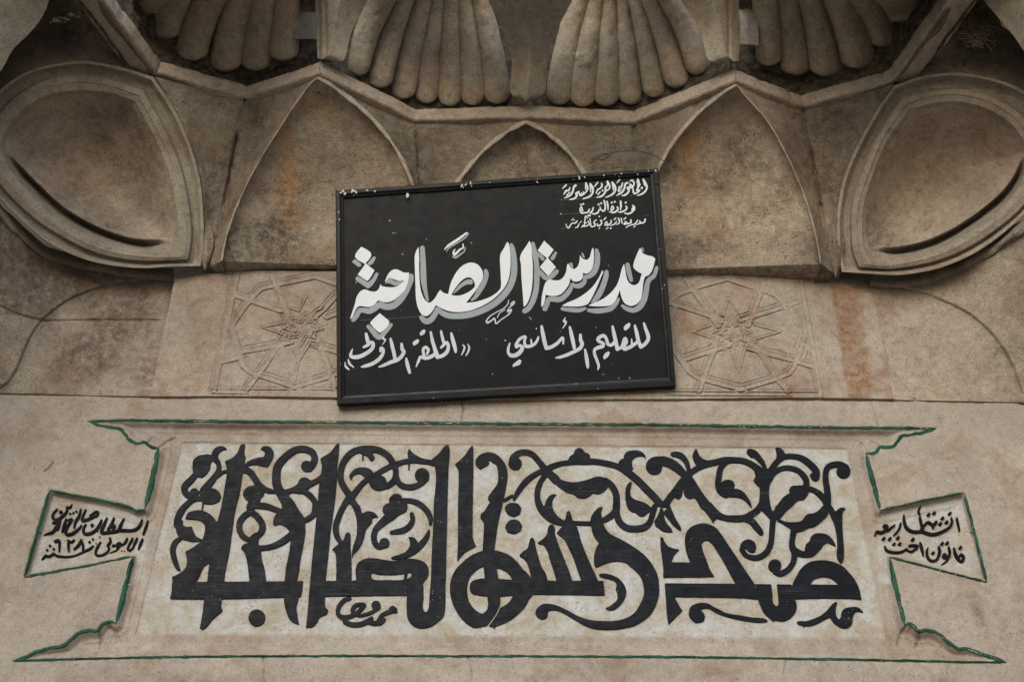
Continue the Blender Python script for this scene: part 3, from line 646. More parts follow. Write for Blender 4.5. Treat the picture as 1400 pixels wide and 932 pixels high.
SIGN_GREY = [('P',p) for p in [
[(485,354),(494,361),(494,364),(490,365),(481,358)],[(511,350),(514,352),(510,360),(505,363),(502,360.5)],
[(489,378),(503,386),(507,383),(514,372),(518,374),(513,384),(507,392),(503,394.5),(486,383),(487,378)],
[(526,388),(531,381),(534,380),(540,384),(549,385),(552,384.5),(549,389),(543,391),(536,389),(531,387)],
[(619,402),(624,394),(632,386),(639,382),(645,382),(647,386),(645,389),(638,389),(631,393),(624,399)],
[(759,343.5),(762,345),(757,355),(755,356),(752,353)],[(795,345),(797,346),(800,353),(796,351)],[(778,360),(782,358.5),(784,366),(781,365)]]]
SIGN_GREY += [('S',p) for p in [
[(562,377,6),(562,383,7),(558,393,7),(553,402,8),(546,411,9),(537,418,9),(527,419,9),(519,416.5,8),(513,421,8),(505,425,8),(497,424,7),(491,425,7),(487,432,7),(483,437,6)],
[(577.5,339,6.5),(578.5,360,7.5),(579,380,8),(581,395,6),(584,408,4),(585,411,2)],
[(576,434,6),(582,439,8),(589,437,8),(595,429,7),(598,422,5),(603,426.5,7),(612,431,8),(625,432,8),(640,430.5,8.5),(655,426,8.5),(668,420,8.5),(680,412,8.5),(690,402,8.5),(698,390,8.5),(702.5,375,8.5),(703,358,8),(701,342,7),(699,335,5)],
[(664,370,5),(665,376,6.5),(661,388,7),(655,398,7),(650,406,5),(645,410,3)],
[(728.5,333,5),(731,345,7),(733.5,360,7),(734,378,7.5),(733,395,7.5),(729,410,7.5),(723,421,7),(717.5,425,7)],
[(735,347,5),(739,350,5),(742,354,5)],[(736,369,5),(741,375,6),(746,380,6),(752,379,6),(757,375,7),(761,371,6)],
[(815.5,342,5),(817,350,7),(816,362,7.5),(812,372,7.5),(805,378,6),(800,378.5,5),(799,385,6),(794,390,7),(787,391,6),(782,388.5,4),(780,395,6),(774,403,7),(766,409,7.5),(756,409,7),(750,409,6),(748,415,7),(745,422,7)],
[(829,372,6),(828.5,378,7),(824,392,7.5),(818,404,8),(812,411,5),(809,413,2)],[(769,422,5),(780,423.5,6),(792,424,6),(800,421.5,4)],
[(805,424,5),(815,425,7),(827,424,7),(836,421,7),(843,414,5),(846,408,3)],[(851,418,4),(857,422,6),(866,424,7),(874,420,8),(880,411,8),(883,400,7.5),(885,388,7),(888,382,6.5),(894,377,6),(897,369,5.5),(898,366,5)],
[(858,362,6),(860,372,6.5),(863,383,5)],[(878,339,2),(879.5,343,2)],[(503.5,446,5),(510,453,7),(518.5,461,7),(528,452,6),(534.5,444,5)],
[(610,344,1),(615,338,2),(627,331,2),(637,324,2),(640.5,319,1.5)],[(636,338,1.5),(635,343,2),(629,348,2.5),(623,352,3),(619,351,2)]]]
SIGN_SIG = [('S',p) for p in [
[(695.5,410,1),(694,416,1.3),(688,422,1.4),(678,427,1.4),(669,433,1.5),(665,439,2),(667,441,2.5),(672,438,2),(676,435,2),(677.5,441,2),(679,442,2),(685,437,1.5),(691,433,1.5),(697,428,2),(699,423,2),(694,426,2),(696,421,1.5),(699,418,2),(703,414,2),(702,412,1.5),(698,416,1.5)],
[(691,423,1),(683,428,1.2),(680,434,1.2)]]]
SIGN_BL = [('S',p) for p in [
[(471.5,495,1.5),(472,500,3),(477,505,2)],[(476,491,1.5),(478,497,3),(483.5,502,1.5)],
[(482,477,1.5),(480,482,3.5),(480,487,4.5),(488,488,5.5),(497,485,5.5),(505,480,5),(509.5,475,5),(510,469,4.5),(506,468,4),(502,472,4),(497,474.5,3)],[(500.5,456,3.5),(502,463,5),(504,471,4.5)],
[(520,480,3),(521,475.5,4),(524,478,4),(523,484,4.5),(518,491,5),(509,497,5),(500,500,4.5),(494,501.5,2)],
[(524,459,1),(524,463,2.5),(527,464,2),(525,468,1.5),(522.5,471,1)],[(534,463,3),(536,472,5),(538.5,482,5),(540,490,4.5)],
[(549,470,3.5),(550,477,5),(552,481,5),(549,487,5),(543,492,5),(534,495,5),(525,499,4),(518,501.5,2)],[(555.5,490,3),(557,498,5),(560,509,4)],
[(569,501,1.5),(572,494,3.5),(575,488,4),(581,489.5,4.5),(588,488,5),(596,483,4.5)],[(580,487,4),(578.5,478,4),(582,474.5,4),(585.5,478,4),(584,484,3)],
[(589,454,3),(591,465,4.5),(594,475,5),(597,485,6),(598,488,4)],[(598,488,5),(605,486,5),(611,481,5),(613,474,4.5),(611,468,4),(607,471,4),(603,475,3)],[(603,452.5,3),(604.5,460,4),(607,469,4)],
[(617,455.5,3),(619,464,5),(622,475,5),(623,481,3)],[(632.5,471,1),(635,474,2.5),(634,479,2.5),(631,485,1.5)],[(639.5,470,1),(641.5,475,2.5),(640,481,2.5),(637,486,1.5)]]]
SIGN_BL += [('P',[(574,455),(579,450),(581.5,451),(581,455),(576,459),(574,457)]),('P',[(564,468),(571,463.5),(573,464),(572,468.5),(566,472.5),(564.5,470)])]
SIGN_BR = [('S',p) for p in [
[(697,469,2),(695,476,3.5),(695,482,4),(699,486,5),(706,485,6),(712,480,5.5),(714,475,5),(710,472,4),(706,474.5,3.5),(706,470,4),(711,463,4),(718,460,3.5),(717,467,3.5),(719,473,4.5),(725,473,4.5),(731,470,4),(735,464,3.5),(736,460.5,2.5)],[(726,464,2),(727,471,3)],
[(740.5,446,3.5),(742,455,5),(744.5,467,5.5),(747,476,5)],[(747,476,5),(754,474,5),(762,469,4.5),(768,462,3.5),(770,463,3),(770,470,2)],
[(773,434,1),(771,439,3),(774,440,2.5),(772,445,2),(769,448.5,1)],[(779,447,3),(781,456,5),(783.5,467,5),(785,475,4.5)],
[(793.5,457.5,3.5),(794,465,5),(796,470,5),(793,476,5),(786,480,5),(775,485,4.5),(766,488,4),(760,489,2)],[(800,478,3),(802,489,5),(803.5,500,4),(803.5,503,1.5)],
[(817.5,505,2),(818.5,500,3.5),(816,492,4),(813,484,4),(813,478,4),(818,475,5),(824,473,5),(824.5,469,4),(820,467,4.5),(817.5,464,5),(821,460,5),(826,459,4.5),(829.5,464,4),(831,470,4.5),(836,471.5,4.5),(841,467,4.5)],
[(837.5,446,3),(839.5,456,5),(842,467,5),(844,477,5)],[(844,477,5),(850,474,4),(853,466,5),(855,463,5),(856.5,468,4),(853,472,6),(854,477,5),(862,474,5),(868,470,4.5),(873,466,4)],
[(863.5,463,1.5),(864,470,3)],[(868,445,3),(870.5,455,5),(873,466,5),(876,474,5)],[(876,474,5),(882,470,5),(886,464,5),(886,458,5),(883,450,4.5),(880.5,442,3)]]]
SIGN_BR += [('P',[(701,498),(710,491),(713,493),(711,498),(706,500),(701,501.5)]),('P',[(853,447),(858,442),(861,441),(862,444),(860,448),(855,452),(853,450)]),('P',[(824.5,488),(827,483),(832,480),(834,482),(832,486.5),(826,491.5)])]
SIGN_T1 = [('S',p) for p in [
[(879.5,245,2),(881,250,3),(882,254,2)],[(879.5,245,2),(883,251,2.5),(884.5,256,2.5),(882.5,261,2.5),(878,265,2.5),(871,267.5,1)],
[(871,250,1.5),(872,245.5,2.5),(873.5,250,2.5),(872,253.5,2.5),(875,252,2),(872,257,2.5),(871,261,2),(874.5,260,2),(872,263,2),(867,264.5,2.5),(865.5,259,2),(865,254,2)],
[(862,247.5,1.8),(864.5,246.5,2),(866.8,250,2),(866,254,2),(862,257,2),(861.5,252,2),(864,254,2)],[(862,256,2),(858,257,3),(860,260,2.5),(858,264,2.5),(854,267,2.5),(850.5,267.5,1.5)],
[(858,250,2.5),(855,251.5,2.5),(853.5,258,2.3),(850.5,263,2.5),(846,265.5,2.3),(843,267.5,1)],[(851,250.5,2),(850,255,2),(847,256,2.5),(845,261,1.5)],[(850,258,1.5),(846.5,262,2)],[(847,246,2),(843.5,250,1.5)],
[(837,249.5,2.5),(838.5,255,2.5),(838.5,260,1.5)],[(837,249.5,2.5),(841,255,2.5),(841,261,2.5),(836,266.5,2.5),(828,270,1.2)],
[(830.5,248,2.5),(833.5,254,2.5),(833,258,2),(829,260.5,2),(827.5,257,2.5),(829.5,254.5,2)],[(830.5,248,2),(830.5,254,1.5)],[(828,261,2.5),(826,265,2.5),(822,268.5,2.5),(815.5,270,1)],
[(822.5,251,2),(823,254.5,2.3),(820,258,2),(817.5,259,2),(815,264,1.5)],[(820.5,262.5,1.5),(817.5,266,2)],[(817,249.5,2),(813,255,1.5)],
[(807,251.5,2.5),(807.5,258,2.2),(807.5,262.5,1.2)],[(807,251.5,2.5),(810.5,257,2.5),(810,264,2.5),(805.5,269,2.5),(797,272,1.5)],
[(801,250.5,2.5),(803.5,257,2.5),(801.5,262,2),(797,266,2.3),(793.5,267,2.5),(791.5,263,2)],[(801,250.5,2),(800.5,259,1.3)],[(797.5,262,1.2),(797.5,265,1.5)],[(795,263.5,1.2),(795.5,266,1.5)],
[(791.5,262,2),(788,264.5,3),(788.5,268,2.5),(785,271.5,2.5),(779,273,1.5)],[(787,253.5,3),(784.5,256,2.5),(783,262,2.5),(779,267.5,2.5),(771.5,271,1)],
[(779,257,2),(777.5,260.5,2),(774,261,2.5),(771,265.5,1.5)],[(779,263,1.5),(775,267,2)],[(774,253,2.2),(769.5,257.5,1.5)]]]+[('C',877.5,257,1.6),('C',860.5,249.5,.6),('C',824,260.5,1.4)]
SIGN_T2 = [('S',p) for p in [
[(866,283,2),(864,287,2),(867,287.5,2),(867.5,283,2),(865,281,2)],[(867,286,2.3),(864,290,2.3),(859,292.3,2.3),(854,291.5,1.5)],[(856,282,2),(857,285,2.3),(854,288,2.2),(849,290,2.2),(845.5,289.5,1.3)],
[(848.5,275,2.2),(849,281,2.5),(848.5,287,1.5)],[(844,283,2),(845,286,2.2),(841,290,2.4),(837,290.5,2),(833,289.5,1.2)],[(837.5,281.5,1.8),(839,285,1.8),(836,288,1.8),(836,284,1.8),(837.5,281.5,1.8)],
[(830,275.5,2),(831,281,2.2),(831.5,287,1.5)],[(826,274.5,2.5),(827.5,281,2.2),(827,286.5,2.2),(824.5,288.5,2.2),(821,286,1.8),(820.5,283,1.5)],[(819,287,2),(817,291,2.2),(812,292.5,2),(808,291,1.2)],
[(811,284,2),(810,288,2),(806.5,291,2)],[(806,286,1.8),(803,290.5,2),(798,291,2),(795,291,2.4),(793,286,1.8),(795,283,1.5),(796.5,288,2)]]]
SIGN_T2 += [('C',x,y,1.4) for x,y in [(855.5,277),(836.5,277),(840.5,276),(818.5,279.5),(822,278),(806.5,294.5),(801,296),(804.5,295),(794.5,280),(797.5,279)]]
SIGN_T3 = [('S',p) for p in [
[(882,300,2.5),(881,303.5,2),(876.5,305,2),(874.5,302,1.6)],[(875.5,305,1.8),(870,307,1.3)],[(872,301,1.5),(868,306,1.8),(861,308,1.2)],[(868.5,308.5,1.5),(866.5,310.5,1.5)],
[(862.5,300.5,1.8),(862.5,304.5,2),(857,306,2),(853,306.5,1.6),(855.5,303,1.6),(857,305,1.6)],[(860,308.5,1.4),(856,311,1.4)],[(855.5,297.5,1.6),(853,300,1.4)],
[(849.5,298.5,1.7),(850.5,305.5,1.4)],[(845.5,298.5,1.8),(847,302,1.8),(846,305.5,1.7),(843,306.5,1.5)],[(842,298,1.6),(839.5,300.5,1.4)],[(843,302.5,1.4),(840,306.5,1.6),(834.5,308.5,1.2)],
[(835.5,301.5,1.7),(835.5,304.5,1.7),(831.5,307.5,2),(827,307.5,1.5),(829,303,1.5),(830.5,306,1.8)],[(831.5,311,1.4),(829,313,1.4)],[(828.5,297.5,1.6),(825.5,300.5,1.4)],
[(822,303,1.7),(822.5,306,1.7),(818,309,1.8),(816.5,306,1.5)],[(821,301,1.6),(823,302,1.6)],[(820,311,1.2),(819,313,1.2)],
[(815,300.5,1.5),(812,304,1.8),(814,308,1.8),(809,310,1.8),(807,307,1.5)],[(806.5,299,1.6),(808,309,1.5)],[(804,302,1.5),(805.5,307,1.6),(801,309,1.8),(797,309.5,1.5)],
[(800,297,1.6),(799,308,1.6)],[(799,304,1.5),(802,305,1.5)],[(797,308,1.5),(795,311,1)],[(795,302.5,1.2),(793,304.5,1.2)],[(791.5,306,1.5),(790,310,1.7),(786.5,311.5,1.2)],
[(789,302,1.6),(786.5,305,1.8),(783,305,1.5),(780.5,306.5,1.6),(779.5,309,1.8),(777,311.5,1.8),(774.5,309,1.3)]]]
SIGN_T3 += [('C',835,312,1.2),('C',819.5,296,1.1),('C',803,298,1),('C',783.5,299,.9),('C',782,301,.9),('C',785,301,.9),('C',774,307,1)]
# ------------------------------------------------------------------ outline of the carved cartouche
OUTLINE = [(120,575.5),(160,574.3),(200,574.5),(330,576),(460,577),(580,578),(700,579),(820,579.8),(940,580.8),(1050,582.8),(1160,584.5),(1220,584.5),(1280,585.5),
(1262,591),(1243,594),(1233,596),(1227,603),(1222,609),(1212,611.5),(1203,611),(1198,618),(1190,620),(1184,618),(1186,630),(1193,655),(1203,697),
(1260,684.5),(1318,673),(1334,735),(1349,795.5),(1280,777.5),(1216,761),(1224,800),(1237,855),(1241,851),(1250,856),(1256,862.5),(1270,861),(1283,866),(1296,877),(1309,886),(1323,887),(1341,893),(1361,899),(1376,905),
(1280,903.5),(1190,901.5),(1060,899.5),(940,897.5),(700,896.5),(460,896),(330,896.5),(200,898),(100,900.5),(17,903),
(31,899),(57,888),(79,884),(90,880),(100,871),(110,864),(121,861),(133,861.5),(139,853.5),(146,850),(154,849.5),(158.5,853),(170,808),(182,760),
(150,766.5),(100,776.5),(33,788.5),(50,730),(68,669.5),(100,676),(130,682),(165,689),(176,692.5),(186,698),(198,696),(207,660),(212,638),(217,611),(212,612.5),(205,610),(199,604.5),(191,605.5),(184,605),(176,600),(170,592),(163,586),(150,584),(138,581.5)]
def _smooth_runs():
    idx = lambda p: OUTLINE.index(p)
    out = []; k = 0
    runs = {idx((1280, 585.5)): idx((1184, 618)), idx((1237, 855)): idx((1376, 905)), idx((17, 903)): idx((158.5, 853)), idx((217, 611)): len(OUTLINE) - 1}
    sub_ = {}
    while k < len(OUTLINE):
        if k in runs:
            e = runs[k]; pts = [tuple(q) for q in cr(OUTLINE[k:e + 1], 46)]
            pts[0] = OUTLINE[k]; pts[-1] = OUTLINE[e]
            out += pts; k = e + 1
        else: out.append(OUTLINE[k]); k += 1
    return out
OUTLINE = _smooth_runs()
FIELD = [(248,603.5),(580,606),(900,609),(1159,611.5),(1170,665),(1213,874),(900,872),(580,870),(184,868.5),(216,735)]

for T_ in (TAB_L, TAB_R):
    for k, s_ in enumerate(T_):
        if s_[0] == 'S': T_[k] = ('S', [(x, y, w * 1.22 + .25) for x, y, w in s_[1]])
# ------------------------------------------------------------------ materials of this portal
C = lin
M_WALL = stone('wall_limestone', C(135, 127, 117), C(156, 147, 135), C(128, 108, 93), .42, pit=.5, bump=.5,
               stains={'stain': C(98, 80, 66)}, grain=.6, pale=(C(144, 135, 118), C(155, 151, 142), C(162, 164, 163)))
M_STAR = stone('star_limestone', C(133, 124, 113), C(155, 146, 133), C(129, 107, 94), .5, pit=.5, bump=.5, stains={'stain': C(122, 92, 68)})
M_SQUI = stone('squinch_limestone', C(134, 124, 111), C(162, 151, 136), C(133, 112, 96), .5, pit=.6, bump=.6, stains={'stain': C(85, 70, 59)})
M_NICHE = stone('niche_limestone', C(147, 133, 117), C(181, 170, 151), C(156, 133, 110), .8, tool=.45, pit=.9, bump=.95, stains={'stain': C(178, 138, 98), 'soot_shade': C(54, 46, 41)})
M_SPAN = stone('spandrel_limestone', C(122, 112, 99), C(164, 152, 135), C(142, 123, 103), .85, tool=.45, pit=.9, bump=.95, stains={'soot_shade': C(54, 46, 41)})
M_BOWL = stone('bowl_limestone', C(150, 136, 123), C(190, 177, 159), C(166, 141, 120), .7, tool=.15, pit=.6, bump=.75, stains={'soot_shade': C(56, 48, 43), 'stain': C(136, 114, 98)})
M_RIM = stone('rim_limestone', C(132, 121, 108), C(159, 152, 138), C(136, 121, 102), .7, pit=.4, bump=.6)
M_MOULD = stone('moulding_limestone', C(153, 142, 129), C(186, 174, 159), C(154, 135, 117), .75, pit=.6, bump=.8)
M_RIB = stone('rib_limestone', C(156, 145, 127), C(195, 182, 162), C(180, 152, 128), .6, tool=.0, pit=.6, bump=.8, stains={'patch': C(194, 185, 155)})
M_PIL = stone('pilaster_limestone', C(144, 138, 126), C(174, 165, 152), C(148, 132, 116), .5, tool=.4, pit=.4, bump=.5)
M_DARK = stone('sooty_limestone', C(60, 53, 47), C(77, 70, 63), C(72, 61, 53), .7, pit=.6, bump=.8)
M_BLACK = paint('black_letter_paint', (.0022, .0031, .0052), .42, .25, streak=(24, (7, 7, 150), .8), bump=.6, spec=.09, chips=(55, .06, (.2, .19, .17, 1)))
M_INK = paint('dark_letter_paint', (.006, .0055, .007), .6, .25, bump=.3, spec=.06)
M_GREEN = paint('green_line_paint', (.010, .050, .028), .6, .35, bump=.4, spec=.15, chips=(60, .05, (.07, .14, .10, 1)))
M_BOARD = paint('sign_board_paint', (.0052, .0064, .0085), .4, .28, bump=.22, spec=.12, chips=(22, .035, (.3, .3, .3, 1)))
M_FRAME = paint('sign_frame_paint', (.004, .005, .0065), .35, .2, bump=.25, spec=.2, chips=(45, .07, (.35, .36, .36, 1)))
M_WHITE = paint('white_sign_paint', (.52, .55, .58), .4, .03, bump=.2)
M_GREYP = paint('grey_sign_paint', (.19, .225, .25), .42, .06, bump=.2)
M_DULL = paint('thin_white_sign_paint', (.40, .45, .48), .45, .08, bump=.2)
M_CHIP = paint('flaked_paint', (.45, .45, .42), .8, .2, bump=.4)
M_WIRE = paint('rusty_wire', (.045, .03, .022), .7, .3, bump=.3)
M_STRAW = paint('straw', (.3, .23, .15), .9, .3, bump=.2)
M_GROUND = stone('street_paving', C(150,140,126), C(178,166,150), C(150,128,104), .5, pit=.4, bump=.4)

# ------------------------------------------------------------------ street in front
g = MB(); g.poly([(-60, -60, 0), (60, -60, 0), (60, 20, 0), (-60, 20, 0)], [(0, 1, 2, 3)])
setp(g.build('street_ground', M_GROUND, smooth=False), kind='structure')

# ------------------------------------------------------------------ wall with the carved cartouche
WALL = thing('portal_wall', (0, 0, 0), 'weathered beige limestone back wall of the portal around the carved inscription and under the niches', 'wall')
INSC = thing('inscription_panel', (0, 0, CAM_H + 1.4), 'long carved stone inscription with thick black calligraphy, outlined in green, below the hanging sign', 'inscription')

STEP = 1.4
gx = np.arange(-150, 1551, STEP); gy = np.arange(528, 1030, STEP)
PX, PY = np.meshgrid(gx, gy)
ins = in_poly(PX, PY, OUTLINE)
sd = seg_dist(PX, PY, OUTLINE + OUTLINE[:1])
fins = in_poly(PX, PY, FIELD); fsd = seg_dist(PX, PY, FIELD + FIELD[:1])
PETAL = [[(136, 866), (139, 875), (138, 886)], [(150, 856), (158, 864), (163, 877)], [(238, 600), (225, 607), (217, 612)], [(208, 600), (203, 605)],
         [(1228, 880), (1231, 868), (1238, 857)], [(1257, 865), (1256, 876), (1252, 886)], [(1178, 607), (1184, 618)], [(1196, 606), (1202, 613)]]
def carve(px, py, ins, sd, fins, fsd):
    intab = ((px < 200) | (px > 1203)) & (py > 668) & (py < 798)
    wd = np.where(intab, np.where(py > 728, 3.5, 8.0), 13.0)
    h = np.where(ins, -.022 * sstep(0, 1, sd / wd) - .004 * sstep(15, 19, sd) , 0.0)
    h = h - np.where(fins, .004 * sstep(0, 2.0, fsd), 0)
    for q in PETAL: h = h - np.where(ins, .009 * np.exp(-(seg_dist(px, py, q) / 2.2) ** 2), 0)
    return h
JOINT = [(-150, 536), (0, 537), (100, 539), (206, 541.5), (330, 541.5), (480, 543), (668, 545), (900, 545), (1080, 544), (1222, 546), (1320, 548), (1400, 549.5), (1550, 552)]
CRACKS = [[(630, 545), (634, 560), (631, 576)], [(1190, 548), (1196, 562), (1201, 584)], [(640, 897), (646, 920), (643, 960)], [(1075, 900), (1072, 920)], [(360, 898), (362, 940)], [(60, 645), (68, 640), (72, 634)]]
def joint_mask(px, py):
    j = np.exp(-((seg_dist(px, py, JOINT) + 1.5 * fbm(px, py, 11, 3, 14)) / (1.6 + 1.3 * (.5 + fbm(px, py * 0, 60, 2, 3)))) ** 2)
    for q in CRACKS: j = np.maximum(j, .6 * np.exp(-((seg_dist(px, py, q) + 1.2 * fbm(px, py, 7, 3, 18)) / 1.1) ** 2))
    return j
def wall_d(px, py, ins=None, sd=None, fins=None, fsd=None):
    if ins is None:
        ins = in_poly(px, py, OUTLINE); sd = seg_dist(px, py, OUTLINE + OUTLINE[:1])
        fins = in_poly(px, py, FIELD); fsd = seg_dist(px, py, FIELD + FIELD[:1])
    amp = np.where(ins, .35, 1.0)
    d = carve(px, py, ins, sd, fins, fsd) + amp * (rough(px, py, .0028, 1) + .006 * fbm(px, py, 190, 2, 4))
    d = d - .012 * joint_mask(px, py)
    # chipped arris along the outline
    d = d - np.where(~ins, .006 * np.clip(1 - sd / 3.0, 0, 1) * (fbm(px, py, 9, 3, 8) + .5).clip(0, 1), 0)
    return d
D = wall_d(PX, PY, ins, sd, fins, fsd)
pale = np.where(fins, sstep(0, 5, fsd), 0)
tab = ins & ((PX < 200) & (PY > 668) & (PY < 792) | (PX > 1201) & (PY > 668) & (PY < 798))
pale = np.maximum(pale, np.where(tab, .95 * sstep(3, 8, sd) * (.6 + .4 * sstep(-.2, .2, fbm(PX, PY, 26, 3, 9))), 0))
stn = .55 * sstep(.12, .5, fbm(PX, PY, 60, 4, 21)) * sstep(905, 940, PY)
stn = stn + .7 * np.exp(-((PX - 1335 - (PY - 830) * .3) / 9) ** 2) * sstep(800, 820, PY) * (1 - sstep(850, 862, PY))
band = np.where(ins & ~fins & (PY < 604) & (PX > 215) & (PX < 1195), sstep(3, 7, sd) * (1 - sstep(12, 17, sd)), 0)
stn = np.maximum(stn, .55 * band * (.5 + fbm(PX, PY, 30, 3, 2)).clip(0, 1))
stn = np.maximum(stn, .9 * joint_mask(PX, PY))
XYZ = P(PX, PY, D)
F = grid_faces(*PX.shape)
fc = F.mean(1).astype(int)
flat = lambda a: a.ravel()
lab = np.where(~flat(ins)[F[:, 0]], 0, np.where(flat(fins)[F[:, 0]], 2, 1))
lab = np.where((lab == 1) & flat(tab)[F[:, 0]], np.where(flat(PX)[F[:, 0]] < 700, 3, 4), lab)
def sub(name, k, mat, parent, label=None):
    f = F[lab == k]; used, inv = np.unique(f, return_inverse=True)
    return mesh_obj(name, XYZ.reshape(-1, 3)[used], inv.reshape(-1, 4), mat, parent, label,
                    {'pale': flat(pale)[used], 'stain': flat(stn)[used]})
sub('masonry', 0, M_WALL, WALL)
sub('carved_border', 1, M_WALL, INSC)
sub('field', 2, M_WALL, INSC, 'mottled off-white ground behind the black letters')
TL = sub('cartouche_tab', 3, M_WALL, INSC, 'left pointed side tab with two lines of small black writing')
TR = sub('cartouche_tab', 4, M_WALL, INSC, 'right pointed side tab with two lines of small black writing')
# the same wall below and beside the picture
g = MB()
lo = P(np.array([-150., 1550.]), np.array([1028., 1028.]), np.array([0., 0.]))
box_mb(g, -2.6, 2.6, .0, .5, 0, lo[:, 2].min() + .01)
box_mb(g, -2.6, 2.6, .2, .6, lo[:, 2].min(), CAM_H + 5.3)
g.build('wall_core', M_WALL, WALL, smooth=False)
g = MB(); box_mb(g, -2.9, -2.28, -1.2, .4, 0, CAM_H + 5.0); g.build('portal_jamb', M_WALL, WALL, smooth=False)
g = MB(); box_mb(g, 2.28, 2.9, -1.2, .4, 0, CAM_H + 5.0); g.build('portal_jamb', M_WALL, WALL, smooth=False)

# ------------------------------------------------------------------ green painted line along the arris of the cartouche
def ribbon(mb, pts, w, lift=.0024, seed=0):
    p = np.array(pts, float)
    q = []
    for a, b in zip(p[:-1], p[1:]):
        k = max(2, int(np.linalg.norm(b - a) / 2)); q += [a + (b - a) * t for t in np.linspace(0, 1, k, endpoint=False)]
    q = np.array(q + [p[-1]]); t = np.gradient(q, axis=0); t /= np.linalg.norm(t, axis=1)[:, None] + 1e-9
    nrm = np.stack([-t[:, 1], t[:, 0]], 1); L = np.arange(len(q)) * 2.0
    taper = np.minimum(1, np.minimum(np.arange(len(q)) + .6, len(q) - np.arange(len(q)) - .4) / 5)
    wl = (w / 2 * (.86 + .6 * fbm(L, L * 0 + seed * 7, 9, 3, seed)) + .3 * fbm(L, L * 0 + 3 + seed, 2.6, 2, 1)) * taper
    wr = (w / 2 * (.86 + .6 * fbm(L, L * 0 + seed * 5 + 50, 9, 3, seed)) + .3 * fbm(L, L * 0 + 9 + seed, 2.6, 2, 1)) * taper
    s = np.linspace(-1, 1, 5)[None, :]
    off = np.where(s < 0, s * wl[:, None], s * wr[:, None])
    px = q[:, 0:1] + nrm[:, 0:1] * off; py = q[:, 1:2] + nrm[:, 1:2] * off
    mb.grid(P(px, py, wall_d(px, py) + lift * (1 - .8 * s ** 4) + .0003 * seed))
gr = MB()
O = OUTLINE
def run(a, b): return O[a:b + 1] if a <= b else O[a:] + O[:b + 1]
ix = lambda pt: O.index(pt)
ribbon(gr, run(ix((120, 575.5)), ix((1280, 585.5))), 4.6, seed=1)
ribbon(gr, run(ix((1280, 585.5)), ix((1184, 618))), 5.0, seed=2)
ribbon(gr, run(ix((1184, 618)), ix((1203, 697))), 7.0, seed=3)
ribbon(gr, run(ix((1203, 697)), ix((1318, 673))), 4.0, seed=1)
ribbon(gr, run(ix((1318, 673)), ix((1349, 795.5))), 4.6, seed=2)
ribbon(gr, run(ix((1349, 795.5)), ix((1216, 761))), 4.0, seed=1)
ribbon(gr, run(ix((1216, 761)), ix((1237, 855))), 7.0, seed=3)
ribbon(gr, run(ix((1237, 855)), ix((1376, 905))), 5.4, seed=2)
ribbon(gr, run(ix((1376, 905)), ix((17, 903))), 4.2, seed=1)
ribbon(gr, run(ix((17, 903)), ix((158.5, 853))), 5.4, seed=2)
ribbon(gr, run(ix((158.5, 853)), ix((182, 760))), 7.6, seed=3)
ribbon(gr, run(ix((182, 760)), ix((33, 788.5))), 4.4, seed=1)
ribbon(gr, run(ix((33, 788.5)), ix((68, 669.5))), 4.6, seed=2)
ribbon(gr, run(ix((68, 669.5)), ix((198, 696))), 4.8, seed=1)
ribbon(gr, run(ix((198, 696)), ix((217, 611))), 8.0, seed=3)
ribbon(gr, run(ix((217, 611)), len(O) - 1) + [O[0]], 5.0, seed=2)
gr.build('green_outline', M_GREEN, INSC, 'dark green painted line round the cartouche')

# letters, standing proud of the sunk field
FRONT = -.030 + .0055
glyphs('letter', INS, wall_plane(0), FRONT, .012, .0011, M_BLACK, INSC, S=4, tol=.1, wob=.16)
glyphs('tab_lettering', TAB_L, wall_plane(0), -.0182, .012, .0008, M_INK, INSC, S=6, tol=.1, split=False, wob=.05)[0]['label'] = 'small black Arabic writing in the left tab'
glyphs('tab_lettering', TAB_R, wall_plane(0), -.0182, .012, .0008, M_INK, INSC, S=6, tol=.1, split=False, wob=.05)[0]['label'] = 'small black Arabic writing in the right tab'

# ------------------------------------------------------------------ the two carved star panels beside the sign
def scl(qs, ox, oy): return [[(ox + a / 4.978, oy + b / 4.978) for a, b in q] for q in qs]
STR_R = scl([[(140, 55), (215, 160), (290, 265), (360, 370)], [(668, 60), (630, 180), (590, 290), (562, 365)], [(20, 210), (150, 250), (300, 300), (375, 338)], [(505, 330), (640, 290), (800, 240), (915, 200)],
    [(115, 602), (260, 555), (430, 502)], [(345, 450), (332, 530), (300, 600), (225, 812)], [(590, 475), (680, 600), (760, 730), (835, 815)], [(565, 520), (700, 560), (860, 600), (1000, 645)],
    [(55, 180), (90, 152), (250, 95), (420, 48), (560, 95), (640, 125)], [(690, 135), (760, 165), (860, 290), (942, 405), (940, 445), (900, 560), (868, 655), (838, 692), (720, 740), (515, 800), (300, 745), (220, 720), (160, 680), (90, 580), (35, 490), (28, 330), (60, 265)],
    [(912, 50), (1052, 845)], [(968, 475), (930, 590)], [(640, 120), (700, 140)]], 910, 370)
